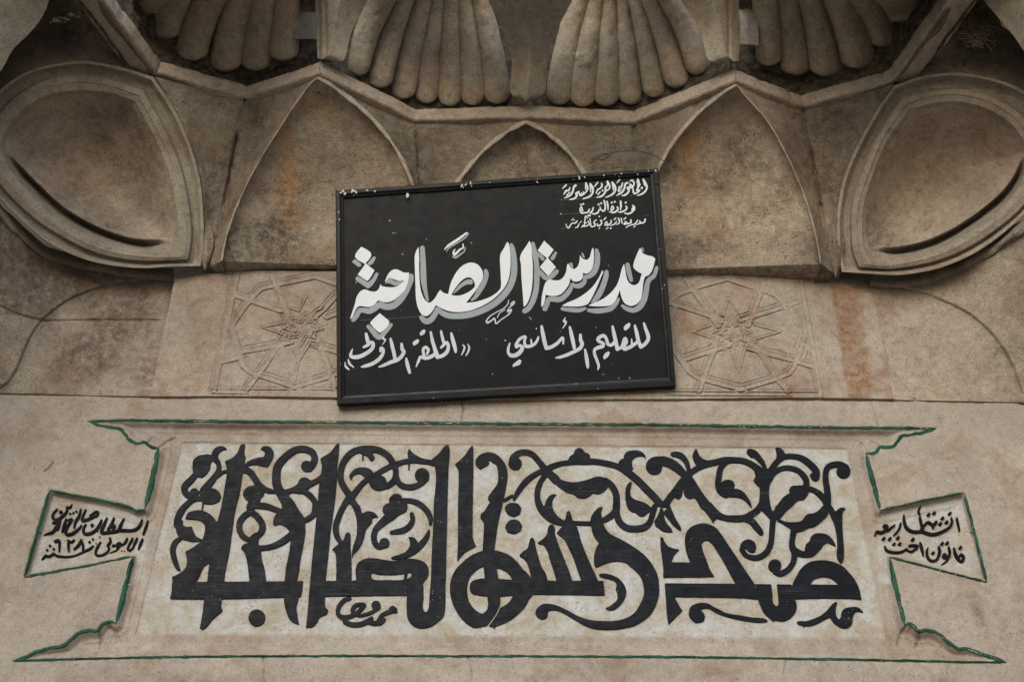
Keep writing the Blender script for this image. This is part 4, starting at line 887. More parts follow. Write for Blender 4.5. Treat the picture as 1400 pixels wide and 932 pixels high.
LIN_R = scl([[(445, 315), (475, 365), (530, 345), (530, 395), (590, 420), (540, 440), (545, 482), (500, 465), (482, 510), (455, 465), (390, 487), (400, 440), (325, 420), (390, 395), (365, 350), (425, 365), (445, 315)],
    [(448, 350), (470, 380), (515, 368), (512, 402), (550, 420), (520, 435), (520, 465), (490, 455), (478, 485), (455, 448), (412, 462), (415, 432), (370, 420), (415, 400), (395, 370), (435, 380), (448, 350)],
    [(335, 290), (395, 310), (430, 190), (515, 315), (560, 290)], [(590, 340), (610, 370), (785, 415), (600, 470), (620, 490)], [(395, 540), (435, 532), (500, 690), (545, 530), (600, 545)], [(290, 330), (310, 372), (180, 415), (322, 462), (300, 500)],
    [(0, 815), (1030, 822)], [(0, 842), (860, 848)]], 910, 370)
STR_L = scl([[(500, 45), (550, 160), (600, 290), (640, 375)], [(945, 185), (860, 280), (795, 335)], [(258, 188), (390, 232), (565, 292)], [(880, 335), (945, 310)], [(305, 570), (450, 545), (640, 502)], [(592, 455), (540, 540), (460, 660), (335, 825)],
    [(805, 475), (860, 600), (930, 805)], [(780, 520), (945, 570)], [(945, 110), (800, 60), (560, 110), (430, 140), (380, 190), (300, 290), (232, 390), (240, 440), (270, 540), (310, 670), (370, 715), (500, 755), (660, 810), (860, 750), (945, 720)],
    [(268, 40), (108, 835)], [(165, 638), (270, 612)], [(190, 470), (240, 600)]], 270, 365)
LIN_L = scl([[(735, 315), (765, 360), (820, 350), (800, 395), (860, 420), (800, 440), (800, 485), (745, 470), (700, 540), (690, 475), (620, 482), (650, 440), (580, 415), (640, 395), (640, 350), (705, 360), (735, 315)],
    [(730, 345), (752, 378), (795, 370), (780, 402), (825, 420), (780, 435), (778, 465), (735, 455), (705, 500), (695, 455), (645, 465), (670, 436), (620, 415), (665, 400), (665, 370), (710, 378), (730, 345)],
    [(625, 280), (690, 300), (755, 180), (802, 300), (850, 280)], [(570, 330), (600, 378), (440, 410), (590, 462), (560, 505)], [(570, 545), (625, 522), (690, 640), (765, 522), (820, 530)], [(690, 640), (660, 800)], [(690, 540), (690, 620)],
    [(90, 826), (945, 832)], [(85, 855), (345, 858)]], 270, 365)
def star_disp(S_, L_):
    def f(px, py):
        ds = np.min([seg_dist(px, py, q) for q in S_], axis=0); dl = np.min([seg_dist(px, py, q) for q in L_], axis=0)
        h = .0030 * np.exp(-((ds - 3.6) / .75) ** 2) - .0046 * np.exp(-((ds - 5.3) / .9) ** 2) - .0026 * np.exp(-(ds / 1.8) ** 2)
        h = h + .0034 * np.exp(-(dl / .75) ** 2) - .0036 * np.exp(-((dl - 1.9) / .75) ** 2)
        wear = sstep(-.5, .0, fbm(px, py, 45, 3, 33))
        return h * (.5 + .4 * wear)
    return f
def star_stain(px, py):
    x0 = 1130 + (py - 383) * .17 + 5 * fbm(px * 0, py, 26, 3, 44)
    a = sstep(0, 6, px - x0) * (1 - sstep(30, 48, px - x0 + 12 * fbm(px, py, 18, 3, 45))) * sstep(388, 396, py)
    b = .5 * np.exp(-((px - 276) / 20) ** 2 - ((py - 470) / 38) ** 2) + .6 * np.exp(-((px - 938) / 22) ** 2 - ((py - 445) / 26) ** 2)
    c = .35 * sstep(.05, .4, fbm(px, py, 40, 4, 12))
    return np.clip(a * (.95 + .7 * fbm(px, py, 14, 4, 7)) + b + c, 0, 1)
for side in (0, 1):
    if side == 0:
        bot = [(205, 541.5, .011), (330, 541, .011), (480, 543, .011), (668, 545, .011)]; top = [(239, 380, .011), (330, 371, .011), (480, 371, .011), (672, 371, .011)]
        disp = star_disp(STR_L, LIN_L)
        lb = 'weathered carved stone block with eight-pointed star strapwork, left of the black sign'
        loc = P(440., 541., .011)
    else:
        bot = [(668, 545, .011), (900, 545, .011), (1080, 543, .011), (1222, 545, .011)]; top = [(672, 371, .011), (900, 374, .011), (1080, 377, .011), (1190, 383, .011)]
        disp = star_disp(STR_R, LIN_R)
        lb = 'carved stone star block with a brown stain, right of the black sign'
        loc = P(940., 541., .011)
    t = thing('carved_star_panel', loc, lb, 'carved panel', 'carved star panels beside the sign')
    mb = MB()
    V, at = loft(bot, top, 680, 240, disp=lambda x, y: disp(x, y), amp=.0022, seed=6, attrs={'stain': star_stain})
    mb.grid(V, attrs=at)
    # worn lower edge and its return to the wall
    b2 = cr(bot, 680); px, py = b2[:, 0], b2[:, 1]
    chip = np.where((px > 338) & (px < 1082), 0, .016)
    e0 = V[:, 0]; e1 = e0.copy(); e1[:, 1] = .012 
    mb.grid(np.stack([e0, e1], 1), attrs={'stain': np.zeros(1360)})
    mb.build('carved_face', M_STAR, t)
    if side == 0: e = V[0]
    else: e = V[-1]
    e1 = e.copy(); e1[:, 1] = .02
    MB().grid(np.stack([e, e1], 1), attrs={'stain': np.zeros(2 * len(e))}).build('block_edge', M_STAR, t)

# ------------------------------------------------------------------ muqarnas hood
HOOD = thing('muqarnas_hood', (0, -.3, CAM_H + 2.79), 'soot-darkened stone stalactite vault with scalloped shells, pointed niches and two round medallions above the sign', 'muqarnas vault')
Z0 = float(P(700., 372., .05)[2] - CAM_H)
ZM = float(P(719., 165., .30)[2] - CAM_H)
dz0 = lambda x, y: float(dZ(x, y, Z0)); dzm = lambda x, y: float(dZ(x, y, ZM))
def W3(x, y, d): return P(np.float64(x), np.float64(y), d)
def ppl(a, b, c):
    a, b, c = (W3(*q) for q in (a, b, c)); return Plane(a, b - a, c - a)
PL_L = ppl((210, 103, dzm(210, 103)), (278, 367, dz0(278, 367)), (0, 295, dz0(0, 295)))
PL_R = ppl((1222, 115, dzm(1222, 115)), (1146, 378, dz0(1146, 378)), (1400, 320, dz0(1400, 320)))
def soot_noise(px, py, s, seed): return (.5 + 1.3 * fbm(px, py, s, 4, seed)).clip(0, 1)

# moulding: zigzag of straight stone bars at one height
BAND = [(60, -95), (150, 18), (213, 103), (333, 137), (435, 104), (567, 169), (719, 164), (867, 171), (1007, 114), (1100, 150), (1222, 115), (1284, 26), (1375, -100)]
HB = .086
bp = np.array([P(float(x), float(y), dzm(x, y)) for x, y in BAND])
def bar(a, b, seed):
    n = 40; t = np.linspace(0, 1, n)[:, None]; q = a + (b - a) * t
    dirv = (b - a) / np.linalg.norm(b - a); nr = np.array([-dirv[1], dirv[0], 0])
    if nr[1] > 0: nr = -nr
    sec = [(-.10, .022), (-.004, .018), (.002, .022), (.003, .055), (-.001, HB), (-.14, HB + .02)]
    L = np.arange(n) * 6.
    rows = []
    for k, (o, z) in enumerate(sec):
        w = .003 * fbm(L, L * 0 + k * 3., 14, 4, seed) + .003 * fbm(L, L * 0, 70, 2, seed + 1)
        w = w - .003 * sstep(.15, .4, fbm(L, L * 0 + k * 5., 26, 3, seed + 4)) * (0 < k < 5)
        rows.append(q + nr * (o + w[:, None]) + np.array([0, 0, 1]) * (z + .4 * w[:, None]))
    # split into separate faces so that the arrises stay sharp
    return [np.stack([(rows[k] * (1 - s) + rows[k + 1] * s) for s in np.linspace(0, 1, 4)], 1) for k in range(len(rows) - 1)]
mb = MB()
for k in range(len(bp) - 1):
    for g_ in bar(bp[k], bp[k + 1], k): mb.grid(g_)
mb.build('moulding', M_MOULD, HOOD, 'zigzag stone bar moulding under the shells')

# sooty socle closing the space between the bars and the feet of the shells
mb = MB()
sq = np.vstack([bp[k] + (bp[k + 1] - bp[k]) * np.linspace(0, 1, 30, endpoint=False)[:, None] for k in range(len(bp) - 1)] + [bp[-1:]])
tg = np.gradient(sq, axis=0); ker = np.ones(13) / 13
tg = np.stack([np.convolve(np.pad(tg[:, c], 6, mode='edge'), ker, 'valid') for c in range(3)], 1); tg /= np.linalg.norm(tg, axis=1)[:, None]
sn = np.stack([-tg[:, 1], tg[:, 0], 0 * tg[:, 0]], 1); sn *= np.where(sn[:, 1:2] > 0, -1, 1)
mb.grid(np.stack([sq + sn * (-.082 + .012 * fbm(np.arange(len(sq)) * 6., np.full(len(sq), z * 300.), 30, 3, 2)[:, None]) + np.array([0, 0, z]) for z in np.linspace(.0, .9, 26)], 1), attrs={'soot_shade': np.full((len(sq), 26), .9)})
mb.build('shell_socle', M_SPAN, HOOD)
# lower tier: niches and spandrels
def curve(pts, d0, d1, bow=0.0):
    """pixel path with depth running from d0 (first point) to d1 (last), sagging by bow"""
    p = np.array(pts, float); L = np.r_[0, np.cumsum(np.linalg.norm(np.diff(p, axis=0), axis=1))]; t = L / L[-1]
    return [(x, y, d0 + (d1 - d0) * s + bow * math.sin(math.pi * s)) for (x, y), s in zip(p, t)]
def zc(pts, bow=0.0): return curve(pts, dzm(*pts[0]) - .012, dz0(*pts[-1]) + .0, bow)
NL_L = zc([(435, 106), (423, 116), (400, 148), (378, 182), (358, 214), (343, 241), (329, 270), (318, 297), (309, 325), (303, 356)])
NL_R = zc([(435, 106), (452, 116), (490, 145), (520, 175), (545, 210), (565, 255), (580, 310), (590, 366)])
CR1 = zc([(333, 139), (327, 170), (320, 206), (313, 245), (305, 285), (296, 325), (286, 364)], -.03)
CR2 = zc([(567, 170), (570, 200), (574, 245), (580, 310), (592, 368)], -.02)
NC_L = zc([(719, 166), (697, 178), (672, 196), (648, 220), (628, 246), (610, 280), (600, 320), (594, 368)])
NC_R = zc([(719, 166), (742, 178), (766, 196), (787, 220), (804, 246), (825, 280), (845, 320), (858, 369)])
CR3 = zc([(867, 172), (866, 200), (865, 245), (863, 310), (860, 369)], -.02)
NR_L = zc([(1007, 116), (990, 126), (962, 148), (935, 176), (912, 208), (893, 250), (878, 305), (866, 369)])
NR_R = zc([(1007, 116), (1016, 128), (1034, 148), (1052, 170), (1075, 211), (1096, 258), (1109, 297), (1117, 330), (1122, 360)])
CR4 = zc([(1100, 151), (1105, 175), (1110, 205), (1114, 235), (1121, 275), (1128, 315), (1139, 372)], -.03)
def onpl(pl, pts, h=0.0): return [(x, y, float(pl.d(np.float64(x), np.float64(y))) + h) for x, y in pts]
DL_OUT = onpl(PL_L, [(212, 105), (240, 150), (262, 200), (275, 250), (279, 300), (279, 335), (277, 366)])
DR_OUT = onpl(PL_R, [(1221, 116), (1198, 150), (1170, 200), (1152, 245), (1144, 290), (1144, 335), (1149, 374)])
def under(mb, row, keys):
    e1 = row + np.array([0, 0, -.004]); e2 = row.copy(); e2[:, 1] = np.maximum(-.006, row[:, 1] + .004); e2[:, 2] -= .003
    mb.grid(np.stack([row, e1, e2], 1), attrs={k: np.full((len(row), 3), .6 if k == 'soot_shade' else 0.0) for k in keys})  # underside strip tinted dark: the shadow gap below the edge is painted in
hollow = lambda c: (lambda t, s: -c * np.sin(math.pi * s) ** .8 * np.sin(np.clip(t * 1.15, 0, 1) * math.pi / 2) * (1 - .55 * t ** 4))
def niche_st(cx, cy, seed):
    return {'soot_shade': lambda px, py: .75 * soot_noise(px, py, 55, seed) * sstep(.1, .7, (.5 + 1.2 * fbm(px, py, 120, 3, seed + 1)).clip(0, 1)),
            'stain': (lambda px, py: np.clip(np.exp(-((px - cx - 4 * fbm(px, py, 30, 2, 4)) / 19) ** 2) * np.exp(-((py - cy) / 80) ** 2) * (1.0 + 1.3 * fbm(px, py, 20, 4, 5)), 0, 1))}
for nm, A, B, cx, cy, lb in (('l', NL_L, NL_R, 392, 255, 'left pointed niche with an orange rust stain'), ('c', NC_L, NC_R, -999, 0, 'middle pointed niche behind the sign'),
                             ('r', NR_L, NR_R, 938, 225, 'right pointed niche')):
    st = .014
    A2 = [(x, y, q - st * min(1, k / 2)) for k, (x, y, q) in enumerate(A)]; B2 = [(x, y, q - st * min(1, k / 2)) for k, (x, y, q) in enumerate(B)]
    mb = MB(); V, at = loft(A2, B2, 130, 130, hollow(.065), amp=.004, seed=ord(nm), attrs=niche_st(cx, cy, ord(nm) % 9)); mb.grid(V, attrs=at)
    for s0, s1 in ((A, A2), (B, B2)):
        V1, a1 = loft(s0, s1, 130, 4, amp=0, attrs=niche_st(-999, 0, 3)); mb.grid(V1, attrs=a1)
    under(mb, V[-1], ('soot_shade', 'stain'))
    o = mb.build('niche', M_NICHE, HOOD, lb)
    # worn fillet along both sides
    mb = MB()
    for cu, wd in ((A, (1.3, 3.2, 3.0)['lcr'.index(nm)]), (B, (3.0, 3.2, 1.3)['lcr'.index(nm)])):
        q = cr(cu, 110); tt = np.gradient(q[:, :2], axis=0); tt /= np.linalg.norm(tt, axis=1)[:, None] + 1e-9
        nn = np.stack([-tt[:, 1], tt[:, 0]], 1); ww = wd * (1 + .7 * fbm(np.arange(110) * 3., np.zeros(110), 14, 3, 2 + ord(nm)))
        s = np.array([-1, -.85, -.3, .3, .85, 1])[None, :]
        px = q[:, 0:1] + nn[:, 0:1] * s * ww[:, None]; py = q[:, 1:2] + nn[:, 1:2] * s * ww[:, None]
        mb.grid(P(px, py, q[:, 2:3] + np.array([-.01, .003, .005, .005, .003, -.012])[None, :] + rough(px, py, .004, 3)))
    mb.build('niche_edge', M_MOULD, o)
CRS = [[(x, y) for x, y, q in c_] for c_ in (CR1, CR2, CR3, CR4)]
def crease(px, py):
    ds = np.min([seg_dist(px, py, c_) for c_ in CRS], axis=0)
    return -.015 * (.6 + 1.2 * fbm(px, py, 24, 3, 9)).clip(0, 1.2) * np.exp(-((ds + 3 * fbm(px, py, 9, 4, 5)) / 2.6) ** 2)
soot_shade = lambda seed: {'soot_shade': lambda px, py: .55 * soot_noise(px, py, 60, seed)}
for k, (A, B) in enumerate(((DL_OUT, CR1), (CR1, NL_L), (NL_R, CR2), (CR2, NC_L), (NC_R, CR3), (CR3, NR_L), (NR_R, CR4), (CR4, DR_OUT))):
    mb = MB(); V, at = loft(A, B, 120, 60, (lambda t, s: -.010 * np.sin(math.pi * s)), disp=crease, amp=.005, seed=k, attrs=soot_shade(k)); mb.grid(V, attrs=at); under(mb, V[-1], ('soot_shade',))
    mb.build('spandrel', M_SPAN, HOOD)

# corbel feet where the creases meet the wall
for cx, cy, pl in ((277, 340, PL_L), (1146, 350, PL_R)):
    mb = MB(); sgn = 1 if cx < 700 else -1
    A = [(cx - 6 * sgn, cy - 60, dz0(cx, cy + 26) + .10), (cx - 9 * sgn, cy - 10, dz0(cx, cy + 26) + .05), (cx + 2 * sgn, cy + 29, dz0(cx, cy + 26) + .004)]
    B = [(cx + 7 * sgn, cy - 60, dz0(cx, cy + 26) + .10), (cx + 15 * sgn, cy - 10, dz0(cx, cy + 26) + .045), (cx + 5 * sgn, cy + 28, dz0(cx, cy + 26) + .004)]
    V, at = loft(A, B, 30, 12, lambda t, s: .012 * np.sin(math.pi * s), amp=.003, attrs=soot_shade(2)); mb.grid(V, attrs=at); mb.build('corbel_foot', M_SPAN, HOOD)

# ------------------------------------------------------------------ round medallions on the corner cells
def loop3(c3, arcs, n=(44, 44, 44)):
    """closed loop through three corners; arcs are the pixel points between them"""
    out = []
    for k in range(3):
        pts = [c3[k]] + arcs[k] + [c3[(k + 1) % 3]]
        out.append(cr(pts, n[k] + 1)[:-1])
    return np.vstack(out)
MED = {
 'L': dict(pl=PL_L, c=(128, 226), loops=[
  ([(-50, 205), (210, 105), (275, 364)], [[(-25, 150), (0, 122), (30, 101), (60, 90), (110, 83), (160, 90)], [(240, 150), (262, 200), (275, 250), (279, 300), (279, 335)], [(232, 365), (193, 367), (150, 363), (110, 353), (64, 331), (26, 299), (0, 272), (-30, 235)]]),
  ([(-46, 205), (206, 110), (269, 361)], [[(-21, 153), (3, 127), (32, 106), (62, 95), (110, 88), (157, 95)], [(234, 154), (256, 204), (269, 254), (273, 303), (272, 335)], [(230, 361), (193, 363), (150, 358), (112, 348), (66, 326), (29, 295), (3, 268), (-27, 233)]]),
  ([(-28, 205), (197, 121), (258, 356)], [[(-8, 165), (15, 135), (60, 108), (110, 101), (155, 108)], [(222, 165), (245, 215), (258, 265), (264, 310), (262, 340)], [(193, 358), (129, 347), (64, 314), (26, 284), (0, 257), (-18, 230)]]),
  ([(-15, 205), (189, 130), (250, 351)], [[(0, 168), (20, 143), (60, 120), (110, 112), (150, 117)], [(212, 172), (236, 222), (248, 270), (254, 310), (253, 335)], [(190, 350), (130, 337), (70, 304), (33, 273), (8, 243), (-8, 220)]]),
  ([(2, 205), (184, 139), (238, 343)], [[(8, 180), (28, 155), (65, 131), (110, 125), (150, 128)], [(205, 178), (226, 225), (238, 270), (243, 310), (242, 330)], [(190, 343), (135, 329), (80, 299), (42, 265), (16, 233), (6, 215)]]),
  ([(7, 205), (181, 143), (233, 333)], [[(11, 184), (31, 159), (67, 135), (110, 129), (148, 132)], [(202, 181), (222, 227), (234, 270), (239, 305), (238, 322)], [(190, 333), (140, 318), (88, 289), (50, 255), (22, 226), (11, 213)]])]),
 'R': dict(pl=PL_R, c=(1290, 236), loops=[
  ([(1450, 195), (1222, 117), (1150, 372)], [[(1425, 145), (1400, 124), (1375, 112), (1340, 103), (1300, 99), (1260, 104)], [(1198, 150), (1170, 200), (1152, 245), (1144, 290), (1144, 335)], [(1195, 375), (1235, 376), (1290, 365), (1345, 339), (1400, 294), (1430, 250)]]),
  ([(1446, 197), (1225, 122), (1156, 369)], [[(1421, 149), (1397, 129), (1372, 117), (1339, 108), (1300, 104), (1262, 109)], [(1203, 154), (1176, 203), (1158, 248), (1150, 292), (1150, 335)], [(1195, 371), (1235, 371), (1288, 360), (1342, 334), (1397, 290), (1426, 248)]]),
  ([(1432, 200), (1231, 133), (1172, 366)], [[(1408, 165), (1385, 146), (1350, 127), (1310, 120), (1270, 123)], [(1198, 185), (1177, 232), (1163, 280), (1162, 325), (1165, 348)], [(1220, 369), (1285, 357), (1341, 331), (1400, 285), (1422, 245)]]),
  ([(1420, 205), (1239, 143), (1181, 361)], [[(1400, 175), (1380, 155), (1350, 138), (1310, 129), (1270, 132)], [(1208, 187), (1188, 234), (1173, 282), (1172, 325), (1176, 347)], [(1220, 362), (1280, 349), (1332, 323), (1385, 281), (1408, 240)]]),
  ([(1408, 207), (1244, 151), (1187, 354)], [[(1390, 180), (1372, 163), (1345, 148), (1310, 140), (1275, 142)], [(1214, 192), (1195, 237), (1181, 283), (1180, 322), (1183, 342)], [(1222, 355), (1277, 343), (1327, 317), (1375, 279), (1398, 242)]]),
  ([(1403, 207), (1247, 155), (1192, 344)], [[(1386, 184), (1368, 167), (1343, 152), (1310, 144), (1277, 146)], [(1217, 195), (1198, 239), (1185, 283), (1184, 318), (1187, 333)], [(1224, 344), (1272, 332), (1320, 307), (1367, 271), (1392, 240)]])]),
}
HL = [-.004, .012, -.038, .010, -.004, -.05]
for key, md in MED.items():
    pl = md['pl']; LP = [loop3(c, a) for c, a in md['loops']]; n = len(LP[0])
    low = np.r_[np.zeros(44), np.zeros(44), np.minimum(1, np.sin(np.linspace(0, math.pi, 44)) * 2.2)]        # the lower arc
    med = 'left' if key == 'L' else 'right'
    def bands(mb, loops_h, sub_=5):
        for (a, ha), (b, hb) in zip(loops_h[:-1], loops_h[1:]):
            rows = []
            for s in np.linspace(0, 1, sub_):
                q = a * (1 - s) + b * s
                rows.append(P(q[:, 0], q[:, 1], pl.d(q[:, 0], q[:, 1]) + ha * (1 - s) + hb * s + rough(q[:, 0], q[:, 1], .003, 9)))
            mb.grid(np.stack(rows), closed=True)
    hs = [np.full(n, h) for h in HL]
    hs[5] = -.014 - 0.075 * low
    lerp_ = lambda k, t: LP[k] * (1 - t) + LP[k + 1] * t
    root = MB()
    bands(root, [(LP[0], np.full(n, -0.0074)), (lerp_(0, .15), np.full(n, 0.0074)), (lerp_(0, .85), np.full(n, 0.0062)), (LP[1], np.full(n, -0.0025)), (lerp_(1, .35), np.full(n, -0.0136)), (LP[2], np.full(n, -0.0161))])
    R = root.build('medallion', M_RIM, HOOD, med + ' round medallion with a hollow bowl in a moulded rim')
    mb = MB()
    bands(mb, [(LP[2], np.full(n, -0.0161)), (lerp_(2, .3), np.full(n, 0.0012)), (LP[3], np.full(n, 0.0050)), (lerp_(3, .15), np.full(n, 0.0025)), (lerp_(3, .9), np.full(n, -0.0012)), (LP[4], np.full(n, -0.0050)), (LP[5], hs[5])])
    mb.build('rim', M_RIM, R)
    cx, cy = md['c']; rows = []; at1 = []; at2 = []
    for r in np.r_[np.linspace(1, .9, 12), np.linspace(.88, 0, 36)]:
        q = LP[5] * r + np.array([cx, cy]) * (1 - r); q[:, 1] += 0
        h = -.014 - .13 * (1 - r * r) - 0.075 * low * float(sstep(.93, 1.0, r))
        rows.append(P(q[:, 0], q[:, 1], pl.d(q[:, 0], q[:, 1]) + h + rough(q[:, 0], q[:, 1], .004, 4)))
        at1.append(.6 * soot_noise(q[:, 0], q[:, 1], 70, 3) * sstep(.1, .6, fbm(q[:, 0], q[:, 1], 110, 3, 15) + .3)); at2.append(.4 * sstep(.0, .4, fbm(q[:, 0], q[:, 1], 60, 3, 25)))
    mb = MB(); mb.grid(np.stack(rows), closed=True, attrs={'soot_shade': np.stack(at1), 'stain': np.stack(at2)}); mb.build('bowl', M_BOWL, R)

# cells above the medallions and the edge of the front arch in the top corners
UP_L = onpl(PL_L, [(-80, 150), (-70, 60), (-20, 10), (40, -40), (100, -50), (140, 0), (178, 55), (209, 101)], -.01)
UP_L = UP_L[:-3] + [(x, y, dzm(x, y) - .004) for x, y in ((136, 5), (174, 58), (208, 102))]
TO_L = onpl(PL_L, [(-50, 204), (-25, 150), (0, 122), (30, 101), (60, 90), (110, 83), (160, 90), (210, 105)], -.006)
UP_R = onpl(PL_R, [(1480, 150), (1470, 60), (1420, 0), (1370, -40), (1330, -50), (1290, 10), (1255, 65), (1225, 112)], -.01)
UP_R = UP_R[:-3] + [(x, y, dzm(x, y) - .004) for x, y in ((1298, 14), (1259, 66), (1226, 113))]
TO_R = onpl(PL_R, [(1450, 194), (1425, 145), (1400, 124), (1375, 112), (1340, 103), (1300, 99), (1260, 104), (1222, 117)], -.006)
for k, (A, B) in enumerate(((UP_L, TO_L), (UP_R, TO_R))):
    mb = MB(); V, at = loft(A, B, 110, 40, lambda t, s: -.05 * np.sin(math.pi * s), amp=.006, seed=30 + k, attrs=soot_shade(k + 3)); mb.grid(V, attrs=at); mb.build('corner_cell', M_SPAN, HOOD)
ARCH = thing('portal_arch', (0, -1.0, CAM_H + 3.4), 'plain grey stone edge of the front arch cutting across the two top corners', 'arch')
for k, (E1, E2) in enumerate(((onpl(PL_L, [(-70, 190), (-30, 130), (0, 99), (17, 69), (38, 48), (56, 26), (68, -2), (85, -60)], .10), [(-330, 130), (-290, 60), (-250, 0), (-220, -50), (-190, -100), (-160, -140), (-110, -180), (-40, -220)]),
                              (onpl(PL_R, [(1480, 170), (1430, 110), (1400, 70), (1385, 48), (1370, 30), (1356, 14), (1345, -2), (1325, -60)], .10), [(1740, 130), (1700, 60), (1660, 0), (1630, -50), (1600, -100), (1570, -140), (1520, -180), (1450, -220)]))):
    e2 = [(x, y, q[2] + .55) for (x, y), q in zip(E2, E1)]
    mb = MB(); V, at = loft(E1, e2, 60, 40, None, amp=.004, seed=40 + k); mb.grid(V)
    e3 = [(x, y, d - .16) for x, y, d in E1]
    V, at = loft(E1, e3, 60, 8, None, amp=.004, seed=44 + k); mb.grid(V)
    mb.build('arch_soffit', M_PIL, ARCH)

# ------------------------------------------------------------------ corner squinches left and right of the star panels
GR_L = [(250, 384), (200, 384), (165, 387), (130, 396), (103, 406), (80, 420), (58, 438), (44, 458), (34, 480), (24, 505), (12, 524), (-4, 534)]
GR_R = [(1225, 392), (1251, 399), (1270, 404), (1285, 411), (1308, 421), (1326, 431), (1344, 446), (1359, 462), (1372, 480), (1384, 502), (1391, 522), (1396, 537)]
JT_L = [(-60, 415), (0, 419), (24, 430), (58, 439), (120, 438), (219, 438)]
def squ_disp(gr_, jts, side):
    def f(px, py):
        dg = seg_dist(px, py, gr_)
        ins_ = (py > np.interp(px, [p[0] for p in sorted(gr_)], [p[1] for p in sorted(gr_)])) & (px > (-4 if side < 0 else -1e9)) & (px < (1e9 if side < 0 else 1396))
        h = -.012 * np.exp(-(dg / 2.2) ** 2) - .010 * np.where(ins_, sstep(1, 4, dg), 0)
        for j in jts: h = h - .008 * np.exp(-((seg_dist(px, py, j) + 1.2 * fbm(px, py, 8, 2, 3)) / 1.6) ** 2)
        return h
    return f
SQ_L_top = [(x, y, dz0(x, y) - .002) for x, y in [(-60, 235), (-25, 268), (0, 293), (30, 320), (60, 344), (95, 357), (130, 364), (165, 370), (200, 374), (238, 381)]]
SQ_L_bot = [(-60, 536, .012), (0, 537, .012), (60, 538, .012), (120, 540, .012), (206, 541.5, .012)]
SQ_R_top = [(x, y, dz0(x, y) - .002) for x, y in [(1190, 384), (1215, 386), (1250, 383), (1285, 375), (1315, 364), (1345, 347), (1375, 328), (1400, 310), (1430, 282), (1470, 240)]]
SQ_R_bot = [(1222, 546, .012), (1260, 547, .012), (1320, 548, .012), (1400, 549.5, .012), (1470, 551, .012)]
JR = [[(1188, 383), (1200, 430), (1212, 490), (1222, 511), (1240, 533), (1252, 547)]]
for A, B, dsp, lb in ((SQ_L_bot, SQ_L_top, squ_disp(GR_L, [JT_L], -1), 'left corner squinch, brown and sooty with a curved engraved arc'), (SQ_R_bot, SQ_R_top, squ_disp(GR_R, JR, 1), 'right corner squinch, clean beige with a curved engraved arc')):
    k_ = .8 if A is SQ_L_bot else .22
    mb = MB(); V, at = loft(A, B, 190, 140, None, disp=dsp, amp=.004, seed=50, attrs={'stain': lambda px, py: k_ * sstep(-.1, .4, fbm(px, py, 90, 4, 5) + .12 * (py < 430))}); mb.grid(V, attrs=at)
    e = V[:, 0]; e1 = e.copy(); e1[:, 1] = .012; mb.grid(np.stack([e, e1], 1), attrs={'stain': np.zeros(2 * len(e))})
    mb.build('corner_squinch', M_SQUI, HOOD, lb)
# crumbling mortar lip between medallion and squinch
for side, top in ((0, SQ_L_top), (1, SQ_R_top)):
    q = cr(top, 120); mb = MB(); rows = []
    rd = onpl(PL_L if side == 0 else PL_R, [(x, y) for x, y, d in q], 0)
    for s, off, hh in ((-1, -13, -.03), (-.5, -8, -.004), (0, -3, .004), (.5, 2, .003), (1, 7, -.014)):
        nz = fbm(q[:, 0], q[:, 1] + off * 3, 22, 4, 60 + side)
        x = q[:, 0]; y = q[:, 1] + off * (1 + .5 * nz); rows.append(P(x, y, q[:, 2] + .012 + hh + .012 * nz))
    mb.grid(np.stack(rows, 1)); mb.build('mortar_lip', M_SPAN, HOOD)

# ------------------------------------------------------------------ scalloped shells
def rib_grid(bx0, bx1, by, tx0, tx1, db, lean, seed):
    cb, ct = (bx0 + bx1) / 2, (tx0 + tx1) / 2; wb, wt = (bx1 - bx0) / 2, (tx1 - tx0) / 2
    nt, ns = 150, 19; V = []
    ts = np.r_[np.linspace(0, .21, 24, endpoint=False), np.linspace(.21, 2.1, nt - 24)]
    for t in ts:
        # t = 0 foot, 1 top of the picture, beyond: out of the picture
        e = t ** 1.55
        cx = cb + (ct - cb) * e; cy = by * (1 - t); w = wb + (wt - wb) * e
        w = max(w, 3)
        up = 0.5 * abs(by) * .0034
        dd = db + lean * t + .10 * t * t
        k = math.sqrt(max(0.0, 1 - (1 - min(1, t / .2)) ** 2))
        s = np.linspace(-1, 1, ns)
        sx = s * w * (.72 + .28 * k) * 1.22
        sl = (ct - cb) / max(by, 30)
        V.append(np.stack([cx + sx, cy + sx * sl * .35 - (1 - np.sqrt(np.clip(1 - s * s, 0, 1))) * w * .75 * (1 - k), dd + (w * .0019) * np.clip(1 - s * s, 0, 1) ** .6 * (.1 + .9 * k) - .004], 1))
    V = np.array(V); px, py, d = V[..., 0], V[..., 1], V[..., 2]
    d = d + rough(px, py, .0045, seed)
    px = px + 1.2 * fbm(px, py, 26, 2, seed + 2)
    pp = [(783, 73), (789, 71), (797, 72), (805, 70), (811, 74), (810, 84), (803, 90), (795, 91), (790, 88), (791, 80), (784, 82)]
    q_ = in_poly(px + 1.5 * fbm(px, py, 5, 3, 4), py + 1.5 * fbm(px, py, 5, 3, 8), pp) * 1.0
    return P(px, py, d + .004 * q_), q_
def bandtop(x):
    q = np.array(BAND, float); return float(np.interp(x, q[:, 0], q[:, 1]))
